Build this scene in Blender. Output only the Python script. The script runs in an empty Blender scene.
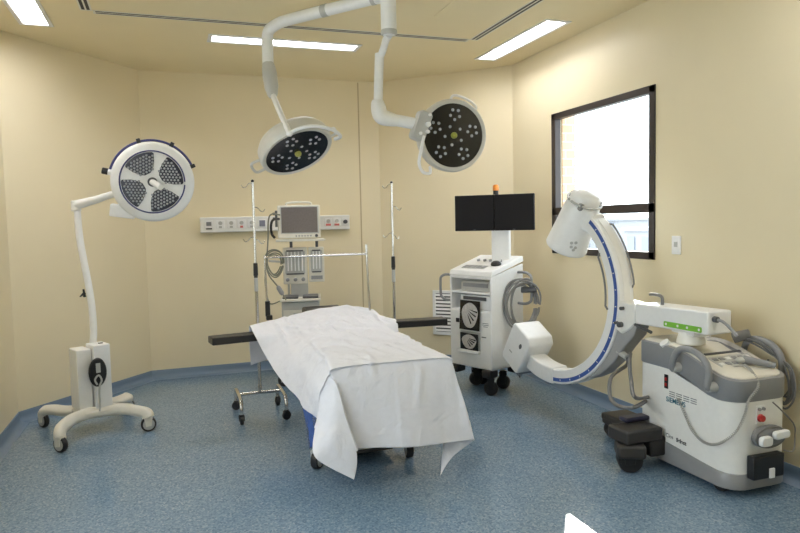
import bpy, bmesh, math, random
import numpy as np
from mathutils import Vector, Matrix
random.seed(7)
PI = math.pi
sc = bpy.context.scene
col = bpy.data.collections.new('operating_room'); sc.collection.children.link(col)
V = Vector

# ------------------------------------------------------------------ camera
F_PX, YAW, PITCH, ROLL, CZ = 662.6, .335, -.066, .022, 1.55
def cam_axes():
    cy, sy = math.cos(YAW), math.sin(YAW)
    f = V((sy*math.cos(PITCH), cy*math.cos(PITCH), math.sin(PITCH)))
    r = V((cy, -sy, 0)); d = f.cross(r)
    c, s = math.cos(ROLL), math.sin(ROLL)
    return c*r + s*d, c*d - s*r, f
CR, CD, CF = cam_axes()
CO = V((0, 0, CZ))
def ray(x, y): return CR*((x-400)/F_PX) + CD*((y-266.5)/F_PX) + CF
def at(x, y, D): return CO + ray(x, y)*D                       # survey point at distance D
def at_z(x, y, z): d = ray(x, y); return CO + d*((z-CZ)/d.z)
def at_y(x, y, Y): d = ray(x, y); return CO + d*(Y/d.y)
def at_x(x, y, X): d = ray(x, y); return CO + d*(X/d.x)
def cdir(x, y, z): return (CR*x + CD*y + CF*z).normalized()
cam = bpy.data.cameras.new('camera'); co = bpy.data.objects.new('camera', cam); col.objects.link(co)
cam.sensor_width = 36; cam.lens = F_PX/800*36; cam.clip_start = .05; cam.clip_end = 300
mm = Matrix((CR, -CD, -CF)).transposed().to_4x4(); mm.translation = CO
co.matrix_world = mm; sc.camera = co

# ------------------------------------------------------------------ materials
def lin(c):
    c = c/255
    return c/12.92 if c <= .04045 else ((c+.055)/1.055)**2.4
def rgb(r, g, b): return (lin(r), lin(g), lin(b), 1)
def mat(name, c, rough=.5, metal=0, noise=0, scale=30, bump=0, bscale=200, coat=0, spec=.5):
    m = bpy.data.materials.new(name); m.use_nodes = True
    nt = m.node_tree; b = nt.nodes['Principled BSDF']
    b.inputs['Base Color'].default_value = rgb(*c); b.inputs['Roughness'].default_value = rough
    b.inputs['Metallic'].default_value = metal; b.inputs['Coat Weight'].default_value = coat
    b.inputs['Specular IOR Level'].default_value = spec
    tc = nt.nodes.new('ShaderNodeTexCoord')
    n = nt.nodes.new('ShaderNodeTexNoise'); n.inputs['Scale'].default_value = scale; n.inputs['Detail'].default_value = 4
    nt.links.new(tc.outputs['Object'], n.inputs['Vector'])
    mx = nt.nodes.new('ShaderNodeMix'); mx.data_type = 'RGBA'
    k = 1 - (noise or .02)
    mx.inputs['A'].default_value = rgb(*[v*k for v in c]); mx.inputs['B'].default_value = rgb(*[min(255, v*(2-k)) for v in c])
    nt.links.new(n.outputs['Fac'], mx.inputs['Factor']); nt.links.new(mx.outputs['Result'], b.inputs['Base Color'])
    if bump:
        n2 = nt.nodes.new('ShaderNodeTexNoise'); n2.inputs['Scale'].default_value = bscale; n2.inputs['Detail'].default_value = 3
        nt.links.new(tc.outputs['Object'], n2.inputs['Vector'])
        bp = nt.nodes.new('ShaderNodeBump'); bp.inputs['Strength'].default_value = bump; bp.inputs['Distance'].default_value = .002
        nt.links.new(n2.outputs['Fac'], bp.inputs['Height']); nt.links.new(bp.outputs['Normal'], b.inputs['Normal'])
    return m
def emit(name, c, s):
    m = bpy.data.materials.new(name); m.use_nodes = True; b = m.node_tree.nodes['Principled BSDF']
    b.inputs['Base Color'].default_value = rgb(*c)
    b.inputs['Emission Color'].default_value = rgb(*c); b.inputs['Emission Strength'].default_value = s
    return m
WALLC = (231, 218, 185)
M = dict(
    wall=mat('cream wall paint', WALLC, .42, noise=.012, scale=3, bump=.06, bscale=90),
    ceil=mat('cream ceiling paint', (235, 221, 184), .75, noise=.012, scale=4),
    base=mat('blue vinyl cove', (108, 128, 150), .3, noise=.05, scale=200),
    white=mat('white enamel', (238, 238, 237), .32),
    plast=mat('white plastic', (236, 235, 231), .38),
    cream=mat('off white moulded plastic', (224, 220, 208), .42),
    pgrey=mat('light grey plastic', (186, 186, 182), .42),
    grey=mat('grey plastic', (140, 141, 143), .42),
    house=mat('grey white lamp housing', (202, 199, 190), .35),
    mgrey=mat('mid grey plastic', (160, 160, 160), .42),
    legs=mat('charcoal plastic', (52, 49, 47), .5),
    darknavy=mat('dark navy pedal', (40, 40, 66), .4),
    lcable=mat('light grey cord', (176, 174, 170), .45),
    dgrey=mat('dark grey plastic', (84, 85, 88), .45),
    black=mat('black plastic', (24, 24, 26), .4),
    rubber=mat('black rubber', (34, 34, 36), .6),
    pad=mat('black vinyl pad', (34, 32, 31), .38, bump=.1, bscale=300),
    chrome=mat('polished steel', (205, 203, 200), .16, metal=1),
    alu=mat('brushed aluminium', (176, 175, 172), .35, metal=.8),
    screen=mat('dark matte screen', (20, 17, 18), .55, spec=.2),
    gscreen=mat('grey switched-off screen', (112, 105, 102), .25, noise=.1, scale=60),
    lensface=mat('black lamp face', (20, 20, 22), .16),
    lens=mat('clear led lens', (160, 163, 168), .12, spec=.9),
    petal=mat('dark led window', (46, 48, 62), .25),
    blue=mat('blue stripe', (56, 88, 158), .4),
    navy=mat('navy ring', (52, 56, 112), .35),
    orange=mat('orange beacon plastic', (232, 140, 50), .3),
    red=mat('red plastic', (176, 36, 36), .35),
    pink=mat('faded red label', (206, 112, 104), .5),
    green=mat('green label', (122, 186, 60), .45),
    olive=mat('yellow green cap', (150, 152, 62), .4),
    ink=mat('grey print', (110, 112, 114), .5),
    teal=mat('teal print', (52, 120, 140), .45),
    paper=mat('white label paper', (236, 236, 232), .6),
    film=mat('black film', (22, 20, 20), .25),
    bone=mat('pale film image', (176, 172, 168), .3, noise=.2, scale=50),
    hose=mat('grey hose', (118, 117, 116), .5),
    ghose=mat('grey green hose', (120, 120, 104), .45),
    cable=mat('grey cable', (138, 137, 136), .5),
    darkslot=mat('dark air slot', (58, 54, 48), .7),
    frame=mat('black window frame', (50, 42, 40), .4),
    bag=mat('blue plastic', (70, 104, 176), .25, noise=.12, scale=25),
    build=mat('pale render', (150, 153, 158), .9, noise=.05, scale=.6),
    bwin=mat('blue grey glazing', (126, 134, 144), .3),
    street=mat('pale ground', (150, 150, 146), .9, noise=.08, scale=.3),
    lamp=emit('fluorescent diffuser', (249, 249, 255), 30.0),
)
def cloth_mat():
    m = mat('white cotton sheet', (226, 226, 232), .85, bump=.35, bscale=55)
    nt = m.node_tree; n = [q for q in nt.nodes if q.type == 'TEX_NOISE' and q.inputs['Scale'].default_value == 55][0]
    b0 = [q for q in nt.nodes if q.type == 'BUMP'][0]; tc = [q for q in nt.nodes if q.type == 'TEX_COORD'][0]
    w1 = nt.nodes.new('ShaderNodeTexNoise'); w1.inputs['Scale'].default_value = 5; w1.inputs['Detail'].default_value = 3; w1.inputs['Distortion'].default_value = 1.6
    nt.links.new(tc.outputs['Object'], w1.inputs['Vector'])
    b1 = nt.nodes.new('ShaderNodeBump'); b1.inputs['Strength'].default_value = .65; b1.inputs['Distance'].default_value = .02
    nt.links.new(w1.outputs['Fac'], b1.inputs['Height']); nt.links.new(b1.outputs['Normal'], b0.inputs['Normal'])
    return m
M['cloth'] = cloth_mat()
M['bag'].node_tree.nodes['Principled BSDF'].inputs['Alpha'].default_value = .78
def floor_mat():
    m = bpy.data.materials.new('speckled blue vinyl'); m.use_nodes = True
    nt = m.node_tree; b = nt.nodes['Principled BSDF']; L = nt.links.new
    tc = nt.nodes.new('ShaderNodeTexCoord')
    v = nt.nodes.new('ShaderNodeTexVoronoi'); v.inputs['Scale'].default_value = 105
    L(tc.outputs['Object'], v.inputs['Vector'])
    r = nt.nodes.new('ShaderNodeValToRGB'); e = r.color_ramp.elements
    e[0].position = 0; e[0].color = rgb(84, 108, 132); e[1].position = 1; e[1].color = rgb(146, 161, 174)
    a = e.new(.35); a.color = rgb(108, 132, 154); a2 = e.new(.7); a2.color = rgb(122, 145, 164)
    L(v.outputs['Color'], r.inputs['Fac'])
    n = nt.nodes.new('ShaderNodeTexNoise'); n.inputs['Scale'].default_value = 1.6; n.inputs['Detail'].default_value = 5
    L(tc.outputs['Object'], n.inputs['Vector'])
    mx = nt.nodes.new('ShaderNodeMix'); mx.data_type = 'RGBA'; mx.blend_type = 'MULTIPLY'; mx.inputs['Factor'].default_value = .22
    r2 = nt.nodes.new('ShaderNodeValToRGB'); r2.color_ramp.elements[0].position = .3; r2.color_ramp.elements[0].color = (.68, .74, .80, 1); r2.color_ramp.elements[1].position = .7
    L(n.outputs['Fac'], r2.inputs['Fac']); L(r.outputs['Color'], mx.inputs['A']); L(r2.outputs['Color'], mx.inputs['B'])
    L(mx.outputs['Result'], b.inputs['Base Color'])
    mr = nt.nodes.new('ShaderNodeMapRange'); mr.inputs['To Min'].default_value = .12; mr.inputs['To Max'].default_value = .22
    L(n.outputs['Fac'], mr.inputs['Value']); L(mr.outputs['Result'], b.inputs['Roughness'])
    return m
M['floor'] = floor_mat()
def brick_mat():
    m = bpy.data.materials.new('orange brick'); m.use_nodes = True
    nt = m.node_tree; b = nt.nodes['Principled BSDF']; L = nt.links.new
    tc = nt.nodes.new('ShaderNodeTexCoord'); mp = nt.nodes.new('ShaderNodeMapping'); mp.inputs['Rotation'].default_value = (PI/2, 0, 0)
    k = nt.nodes.new('ShaderNodeTexBrick'); k.inputs['Scale'].default_value = 3.2
    k.inputs['Color1'].default_value = rgb(222, 190, 160); k.inputs['Color2'].default_value = rgb(212, 178, 146); k.inputs['Mortar'].default_value = rgb(214, 204, 190)
    L(tc.outputs['Object'], mp.inputs['Vector']); L(mp.outputs['Vector'], k.inputs['Vector']); L(k.outputs['Color'], b.inputs['Base Color'])
    b.inputs['Roughness'].default_value = .9
    return m
M['brick'] = brick_mat()
def glass_mat():
    m = bpy.data.materials.new('window glass'); m.use_nodes = True
    nt = m.node_tree; L = nt.links.new
    for n in list(nt.nodes): nt.nodes.remove(n)
    o = nt.nodes.new('ShaderNodeOutputMaterial'); t = nt.nodes.new('ShaderNodeBsdfTransparent'); t.inputs['Color'].default_value = (.93, .96, .96, 1)
    g = nt.nodes.new('ShaderNodeBsdfGlossy'); g.inputs['Roughness'].default_value = .02
    f = nt.nodes.new('ShaderNodeFresnel'); f.inputs['IOR'].default_value = 1.45
    s = nt.nodes.new('ShaderNodeMixShader')
    ge = nt.nodes.new('ShaderNodeNewGeometry'); iv_ = nt.nodes.new('ShaderNodeMath'); iv_.operation = 'SUBTRACT'; iv_.inputs[0].default_value = 1
    mu = nt.nodes.new('ShaderNodeMath'); mu.operation = 'MULTIPLY'
    L(ge.outputs['Backfacing'], iv_.inputs[1]); L(iv_.outputs[0], mu.inputs[0]); L(f.outputs['Fac'], mu.inputs[1])
    L(mu.outputs[0], s.inputs['Fac']); L(t.outputs['BSDF'], s.inputs[1]); L(g.outputs['BSDF'], s.inputs[2]); L(s.outputs['Shader'], o.inputs['Surface'])
    return m
M['glass'] = glass_mat()

# ------------------------------------------------------------------ object helpers
FR = {}
def prop(o, label=None, cat=None, group=None, kind=None):
    if label: o['label'] = label
    if cat: o['category'] = cat
    if group: o['group'] = group
    if kind: o['kind'] = kind
    return o
def thing(name, label, cat, loc=(0, 0, 0), rz=0, group=None):
    o = bpy.data.objects.new(name, None); col.objects.link(o); o.empty_display_size = .1
    o.location = loc; o.rotation_euler = (0, 0, rz)
    FR[o.name] = Matrix.Translation(V(loc)) @ Matrix.Rotation(rz, 4, 'Z')
    return prop(o, label, cat, group)
def copy_tree(o, parent=None):
    c = o.copy(); col.objects.link(c)
    if parent: c.parent = parent
    for ch in list(o.children): copy_tree(ch, c)
    return c
def frame(o, z, xh=(1, 0, 0)):
    z = V(z).normalized(); x = V(xh); x = (x - z*x.dot(z))
    if x.length < 1e-5: x = z.orthogonal()
    x.normalize(); y = z.cross(x)
    m = Matrix((x, y, z)).transposed().to_4x4(); m.translation = V(o); return m
def smooth(pts, n=6, closed=False):
    P = [V(p) for p in pts]; out = []; N = len(P)
    for i in range(N if closed else N-1):
        if closed: a, b, c, d = P[i-1], P[i], P[(i+1) % N], P[(i+2) % N]
        else: a, b, c, d = P[max(i-1, 0)], P[i], P[i+1], P[min(i+2, N-1)]
        for k in range(n):
            t = k/n; t2 = t*t; t3 = t2*t
            out.append(.5*((2*b) + (c-a)*t + (2*a-5*b+4*c-d)*t2 + (3*b-a-3*c+d)*t3))
    if not closed: out.append(P[-1])
    return out
def rrect(w, d, r, n=5, cx=0, cy=0):
    out = []
    rr = r if isinstance(r, (list, tuple)) else [r]*4
    for k, (sx, sy, a0) in enumerate(((1, 1, 0), (-1, 1, PI/2), (-1, -1, PI), (1, -1, 3*PI/2))):
        q = rr[k]
        for i in range(n+1):
            a = a0 + PI/2*i/n
            out.append((cx+sx*(w/2-q)+q*math.cos(a), cy+sy*(d/2-q)+q*math.sin(a)))
    return out
class MB:
    def __init__(s, T=None): s.bm = bmesh.new(); s.T = T; s.mi = 0
    def v(s, p):
        p = V(p)
        if s.T is not None: p = s.T @ p
        return s.bm.verts.new(p)
    def f(s, vs):
        try: q = s.bm.faces.new(vs); q.material_index = s.mi
        except ValueError: pass
    def ring(s, pts): return [s.v(p) for p in pts]
    def bridge(s, a, b, closed=True):
        n = len(a)
        for i in range(n if closed else n-1):
            j = (i+1) % n; s.f([a[i], a[j], b[j], b[i]])
    def loft(s, rings, cap0=True, cap1=True, closed=True):
        R = [s.ring(r) for r in rings]
        for a, b in zip(R, R[1:]): s.bridge(a, b, closed)
        if cap0: s.f(R[0][::-1])
        if cap1: s.f(R[-1])
        return s
    def box(s, c, d, m=None):
        c = V(c); x, y, z = [k/2 for k in d]
        P = [V((sx*x, sy*y, sz*z)) for sz in (-1, 1) for sx, sy in ((-1, -1), (1, -1), (1, 1), (-1, 1))]
        P = [(m @ p if m is not None else p) + c for p in P]
        q = s.ring(P)
        for f in ((3, 2, 1, 0), (4, 5, 6, 7), (0, 1, 5, 4), (1, 2, 6, 5), (2, 3, 7, 6), (3, 0, 4, 7)): s.f([q[i] for i in f])
        return s
    def prism(s, poly, h0, h1, m=None):
        m = m or Matrix()
        return s.loft([[m @ V((x, y, h0)) for x, y in poly], [m @ V((x, y, h1)) for x, y in poly]])
    def cyl(s, a, b, r0, r1=None, n=20):
        a, b = V(a), V(b); r1 = r0 if r1 is None else r1; m = frame(a, b-a); L = (b-a).length
        return s.lathe([(r0, 0), (r1, L)], m, n)
    def lathe(s, prof, m=None, n=28, cap=True):
        m = m or Matrix(); R = []
        for r, z in prof: R.append([m @ V((max(r, 1e-4)*math.cos(2*PI*i/n), max(r, 1e-4)*math.sin(2*PI*i/n), z)) for i in range(n)])
        return s.loft(R, cap, cap)
    def tube(s, pts, r, n=10, closed=False, sq=None):
        P = [V(p) for p in pts]; N = len(P); T = []
        for i in range(N):
            if closed: t = P[(i+1) % N]-P[i-1]
            else: t = P[min(i+1, N-1)]-P[max(i-1, 0)]
            T.append(t.normalized())
        x = T[0].orthogonal().normalized()
        if abs(T[0].z) < .9: x = T[0].cross(V((0, 0, 1))).normalized()
        R = []
        for i in range(N):
            x = (x - T[i]*x.dot(T[i])).normalized(); y = T[i].cross(x)
            rr = r
            if isinstance(r, (list, tuple)):
                q = i/(N-1)*(len(r)-1); k0 = min(int(q), len(r)-2); rr = r[k0] + (r[k0+1]-r[k0])*(q-k0)
            if sq: R.append([P[i] + x*(a*sq[0]) + y*(b*sq[1]) for a, b in rrect(2, 2, .7, 3)])
            else: R.append([P[i] + (x*math.cos(2*PI*k/n) + y*math.sin(2*PI*k/n))*rr for k in range(n)])
        s.loft(R, not closed, not closed)
        return s
    def ball(s, c, r, m=None, n=16):
        rx, ry, rz = r if isinstance(r, (list, tuple)) else (r, r, r); m = m or Matrix(); R = []
        for j in range(1, 8):
            a = PI*j/8
            R.append([V(c) + m @ V((rx*math.sin(a)*math.cos(2*PI*i/n), ry*math.sin(a)*math.sin(2*PI*i/n), -rz*math.cos(a))) for i in range(n)])
        return s.loft(R)
    def torus(s, m, R, r, n=40, k=10, a0=0, a1=2*PI):
        full = abs(a1-a0) > 6.28
        pts = [m @ V((R*math.cos(a0+(a1-a0)*i/n), R*math.sin(a0+(a1-a0)*i/n), 0)) for i in range(n if full else n+1)]
        return s.tube(pts, r, k, closed=full)
    def build(s, name, mats, parent=None, world=True, bevel=0, seg=2, sub=0, ang=38, flat=False, solid=0, label=None):
        bmesh.ops.recalc_face_normals(s.bm, faces=s.bm.faces)
        if parent is not None and world: s.bm.transform(FR[parent.name].inverted())
        me = bpy.data.meshes.new(name); s.bm.to_mesh(me); s.bm.free()
        for m in (mats if isinstance(mats, (list, tuple)) else [mats]): me.materials.append(m)
        o = bpy.data.objects.new(name, me); col.objects.link(o)
        if parent is not None: o.parent = parent; FR[o.name] = FR[parent.name]
        else: FR[o.name] = Matrix()
        if not flat:
            for p in me.polygons: p.use_smooth = True
            me.set_sharp_from_angle(angle=math.radians(ang))
        if solid:
            q = o.modifiers.new('thick', 'SOLIDIFY'); q.thickness = solid; q.offset = 0
        if bevel:
            q = o.modifiers.new('bevel', 'BEVEL'); q.width = bevel; q.segments = seg; q.limit_method = 'ANGLE'; q.angle_limit = math.radians(40)
        if sub:
            q = o.modifiers.new('sub', 'SUBSURF'); q.levels = sub; q.render_levels = sub
        if label: o['label'] = label
        return o
def text(body, size, m, mt, parent, name='lettering', bold=0.0):
    c = bpy.data.curves.new(name, 'FONT'); c.body = body; c.size = size; c.extrude = .0006; c.align_x = 'CENTER'; c.align_y = 'CENTER'; c.offset = bold
    c.materials.append(mt); to = bpy.data.objects.new(name, c); me = bpy.data.meshes.new_from_object(to); bpy.data.objects.remove(to)
    me.name = name; o = bpy.data.objects.new(name, me); col.objects.link(o)
    o.parent = parent; FR[o.name] = FR[parent.name]; o.matrix_local = FR[parent.name].inverted() @ m
    return o
def struct(o): o['kind'] = 'structure'; return o

# ------------------------------------------------------------------ the room shell
H = 3.127; XL, XR, YB, YF = -1.205, 3.381, 7.2, -1.3
RING = [(XL, YF), (XL, 6.01), (-.22, YB), (2.29, YB), (XR, 6.10), (XR, YF)]      # clockwise seen from above
TH = .16
def inset(i, d, pts=RING):
    n = len(pts); a, b, c = V(pts[i-1]), V(pts[i]), V(pts[(i+1) % n])
    def nrm(p, q): t = (q-p).normalized(); return V((t.y, -t.x))
    n1, n2 = nrm(a, b), nrm(b, c); k = (n1+n2).normalized()
    return b + k*(d/k.dot(n1))
NM = ['wall_left', 'wall_back_left', 'wall_back', 'wall_back_right', 'wall_right', 'wall_front']
BN = ['baseboard_left', 'baseboard_back_left', 'baseboard_back', 'baseboard_back_right', 'baseboard_right', 'baseboard_front']
WY0, WY1, WZ0, WZ1 = 3.985, 5.36, 1.236, 2.512
for i in range(6):
    j = (i+1) % 6
    a0, b0, a1, b1 = V(RING[i]), V(RING[j]), inset(i, -TH), inset(j, -TH)
    m = MB()
    if NM[i] == 'wall_right':
        ya, yb = RING[i][1], RING[j][1]
        for y0, y1, z0, z1 in ((ya, WY1, 0, H), (WY0, yb, 0, H), (WY1, WY0, 0, WZ0), (WY1, WY0, WZ1, H)):
            m.box((XR+TH/2, (y0+y1)/2, (z0+z1)/2), (TH, abs(y1-y0), z1-z0))
    elif NM[i] == 'wall_left':
        for y0, y1, z0, z1 in ((YF, .3, 0, H), (3.7, RING[1][1], 0, H), (.3, 3.7, 0, .9), (.3, 3.7, 2.4, H)):
            m.box((XL-TH/2, (y0+y1)/2, (z0+z1)/2), (TH, y1-y0, z1-z0))
    else:
        m.prism([tuple(a0), tuple(b0), tuple(b1), tuple(a1)], 0, H)
    struct(m.build(NM[i], M['wall'], flat=True))
    m = MB(); prof = [(0, .09), (.004, .0905), (.006, .088), (.006, .05), (.012, .026), (.026, .011), (.05, .003), (.075, .0005)]
    m.loft([[(*inset(i, d), z) for d, z in prof], [(*inset(j, d), z) for d, z in prof]], False, False, closed=False)
    struct(m.build(BN[i], M['base'], ang=60))
m = MB(); m.box(((XL+XR)/2, (YB+YF)/2, -.05), (XR-XL+.4, YB-YF+.4, .1)); struct(m.build('floor', M['floor'], flat=True))
LAMPS = [(-.885, 5.17, 1), (1.035, 5.85, 0), (3.0, 5.30, 1), (-.885, 1.9, 1), (3.0, 1.9, 1)]      # recesses for the ceiling lights
LL, LW = 1.25, .175
RC = [(x-(LW if r else LL)/2, x+(LW if r else LL)/2, y-(LL if r else LW)/2, y+(LL if r else LW)/2) for x, y, r in LAMPS]
xs = sorted({XL-.2, XR+.2} | {v for r in RC for v in r[:2]}); ys_ = sorted({YF-.2, YB+.2} | {v for r in RC for v in r[2:]})
m = MB()
for x0, x1 in zip(xs, xs[1:]):
    for y0, y1 in zip(ys_, ys_[1:]):
        if any(r[0]-1e-4 < x0 and x1 < r[1]+1e-4 and r[2]-1e-4 < y0 and y1 < r[3]+1e-4 for r in RC): continue
        m.box(((x0+x1)/2, (y0+y1)/2, H+.05), (x1-x0, y1-y0, .1))
struct(m.build('ceiling', M['ceil'], flat=True))
m = MB(); m.box(((XL+XR)/2, (YB+YF)/2, H+.112), (XR-XL+.4, YB-YF+.4, .02)); struct(m.build('trim_4', M['ceil'], flat=True))
m = MB(); m.box((2.056, YB-.002, 1.6), (.014, .004, 3.02)); struct(m.build('trim_1', mat('seam strip', (192, 174, 138), .6)))
m = MB(); m.box((2.0, 4.33, H-.002), (.012, .95, .004)); struct(m.build('trim_2', M['ceil']))
# window
w = thing('window_1', 'black framed window with two panes in the right wall', None, (XR, 4.67, WZ0)); w['kind'] = 'structure'
FD = .05
def bar(y0, y1, z0, z1, x0=XR-.012, x1=XR+FD): return ((x0+x1)/2, (y0+y1)/2, (z0+z1)/2), (x1-x0, y1-y0, z1-z0)
m = MB(); fw = .062
for a in (bar(WY0, WY0+fw, WZ0, WZ1), bar(WY1-fw, WY1, WZ0, WZ1), bar(WY0, WY1, WZ0, WZ0+.055), bar(WY0, WY1, WZ1-.055, WZ1), bar(WY0, WY1, 1.585, 1.655)): m.box(*a)
m.build('window_frame', M['frame'], w, bevel=.003)
for z0, z1 in ((1.655, WZ1-.055), (WZ0+.055, 1.585)):
    m = MB(); m.box((XR+.03, (WY0+WY1)/2, (z0+z1)/2), (.005, WY1-WY0-2*fw, z1-z0)); m.build('window_pane', M['glass'], w)
m = MB()
m.box((XR+TH+.01, WY1+.24, 1.9), (.30-.16, .5, 2.6)); m.box((XR+TH+.01, WY0-.24, 1.9), (.14, .5, 2.6))
m.box((XR+TH+.01, 4.67, WZ0-.5), (.14, 1.4, 1.0))
struct(m.build('trim_3', M['brick'], flat=True))
w2 = thing('added_window', 'added black framed window, out of view in the left wall, for soft daylight', None, (XL, 2.0, .9)); w2['kind'] = 'structure'  # unseen opening, added for soft daylight from the camera side
m = MB()
for y0, y1, z0, z1 in ((.3, .36, .9, 2.4), (3.64, 3.7, .9, 2.4), (1.97, 2.03, .9, 2.4), (.3, 3.7, .9, .955), (.3, 3.7, 2.345, 2.4)): m.box((XL-.02, (y0+y1)/2, (z0+z1)/2), (.06, y1-y0, z1-z0))
m.build('window_frame', M['frame'], w2, bevel=.003)
for y0, y1 in ((.36, 1.97), (2.03, 3.64)):
    m = MB(); m.box((XL-.03, (y0+y1)/2, 1.65), (.005, y1-y0, 1.39)); m.build('window_pane', M['glass'], w2)
# outside world far beyond the window
m = MB(); m.box((60, 60, -6.2), (110, 140, .2)); g = m.build('street_ground', M['street'], flat=True); struct(g)
for (bx, by, wx, wy, hz, nfl, lab) in ((44, 78, 12, 14, 8.2, 4, 'pale tall block beyond the window, nearest the image intensifier'),
                                 (52, 66, 10, 9, 7.4, 4, 'pale lower block beyond the middle of the window'),
                                 (40, 42, 9, 7, 6.6, 3, 'pale near block beyond the right edge of the window')):
    b = thing('apartment_building', lab, 'building', (bx, by, -6.1), 0, 'buildings outside the window')
    m = MB(); m.box((bx, by, -6.1+hz/2), (wx, wy, hz)); m.box((bx, by, -6+hz), (wx+.4, wy+.4, .3)); m.build('facade', M['build'], b, flat=True)
    for k in range(nfl):
        for q in range(4):
            m = MB(); m.box((bx-wx/2, by-wy/2+wy*(q+.5)/4, -4.6+k*hz/nfl*.92), (.2, wy/8, 1.1)); m.build('window', M['bwin'], b, flat=True)

# ------------------------------------------------------------------ ceiling fittings
def ceiling_light(cx, cy, rz, label, L=1.34, Wd=.235):
    t = thing('ceiling_light', label, 'ceiling light', (cx, cy, H), rz, 'recessed fluorescent ceiling lights')
    T = FR[t.name]
    m = MB(T); e = .03
    for c, d in (((0, LW/2+e/2, -.004), (LL+2*e, e, .008)), ((0, -LW/2-e/2, -.004), (LL+2*e, e, .008)), ((LL/2+e/2, 0, -.004), (e, LW, .008)), ((-LL/2-e/2, 0, -.004), (e, LW, .008))): m.box(c, d)
    m.build('fixture_frame', M['white'], t, bevel=.002)
    m = MB(T); k = .004; h_ = .075
    for c, d in (((0, LW/2-k/2, h_/2), (LL, k, h_)), ((0, -LW/2+k/2, h_/2), (LL, k, h_)), ((LL/2-k/2, 0, h_/2), (k, LW, h_)), ((-LL/2+k/2, 0, h_/2), (k, LW, h_))): m.box(c, d)
    m.build('reflector_housing', M['white'], t)
    m = MB(T); m.box((0, 0, h_+.002), (LL, LW, .004)); m.build('diffuser', M['lamp'], t)
    return t
ceiling_light(-.885, 5.17, PI/2, 'long white ceiling light in the left half of the ceiling, cut by the picture edge')
ceiling_light(1.035, 5.85, 0, 'long white ceiling light over the back wall, behind the lamp arm')
ceiling_light(3.0, 5.30, PI/2, 'long white ceiling light along the right wall, near the window')
ceiling_light(-.885, 1.9, PI/2, 'added ceiling light, out of view over the near left part of the room')  # added lamp behind the frame, fills the near half with light
ceiling_light(3.0, 1.9, PI/2, 'added ceiling light, out of view over the near right part of the room')  # its added right-hand twin, also unseen, there only for more light
def slot(cx, cy, L, rz, label):
    t = thing('linear_air_diffuser', label, 'air vent', (cx, cy, H), rz, 'slot air diffusers around the ceiling square')
    T = FR[t.name]; m = MB(T)
    for y in (-.034, 0, .034): m.box((0, y, -.0015), (L, .012, .003))
    for x in (-L/2, L/2): m.box((x, 0, -.0015), (.012, .08, .003))
    m.build('vent_frame', M['cream'], t)
    for y in (-.017, .017):
        m = MB(T); m.box((0, y, -.001), (L-.02, .022, .002)); m.build('slot', M['darkslot'], t)
slot(1.05, 5.37, 2.98, 0, 'thin slot air vent crossing the ceiling in front of the back light')
slot(2.585, 3.84, 3.0, PI/2, 'thin dark slot air vent on the ceiling beside the right light')
slot(-.49, 3.84, 3.0, PI/2, 'short visible end of slot air vent beside the left light')

# ------------------------------------------------------------------ ceiling surgical light
SP = V((1.475, 4.36, H))
t = thing('surgical_light', 'white ceiling surgical light with two round black LED heads on swing arms', 'surgical light', SP)
m = MB(); m.lathe([(.13, 0), (.13, -.025), (.06, -.05), (.053, -.055), (.053, -.285), (.048, -.30), (.03, -.305)], Matrix.Translation(SP), 32)
m.build('spindle', M['white'], t, ang=50)
m = MB(); m.lathe([(.0545, -.27), (.0555, -.275), (.0555, -.29), (.05, -.302)], Matrix.Translation(SP), 32); m.build('collar', M['pgrey'], t)
E0, E1 = at(375, -2, 4.52), at(267, 25, 4.9)
A1 = at(268, 64, 4.9)
pl = [E0, E0.lerp(E1, .35), E0.lerp(E1, .68), E0.lerp(E1, .86) - V((0, 0, .004)), E0.lerp(E1, .97) - V((0, 0, .035)), E1 - V((0, 0, .085)), A1.lerp(E1, .35), A1]
m = MB(); m.tube([SP + V((-.03, .03, E0.z-H))] + smooth(pl, 6), .041, 20); arm = m.build('arm', M['white'], t)
m = MB(); q0, q1 = E0.lerp(E1, .42), E0.lerp(E1, .47); m.cyl(q0, q1, .0435, n=20); m.build('arm_collar', M['pgrey'], arm)
m = MB(); m.cyl(E0, E0.lerp(E1, .03), .0445, n=20); m.build('arm_collar', M['pgrey'], arm)
J1 = at(273, 97, 4.85)
m = MB(); d = (J1-A1).normalized()
R = []
for k, (w_, h_) in ((0, (.041, .041)), (.12, (.048, .048)), (.35, (.053, .056)), (.7, (.05, .052)), (.93, (.036, .036)), (1, (.027, .027))):
    fm = frame(A1.lerp(J1, k), d, (1, 0, 0)); R.append([fm @ V((x*w_, y*h_, 0)) for x, y in rrect(2, 2, .8, 4)])
m.loft(R); m.build('joint', M['pgrey'], t, ang=60)
HD = .233; HR = .268
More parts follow.
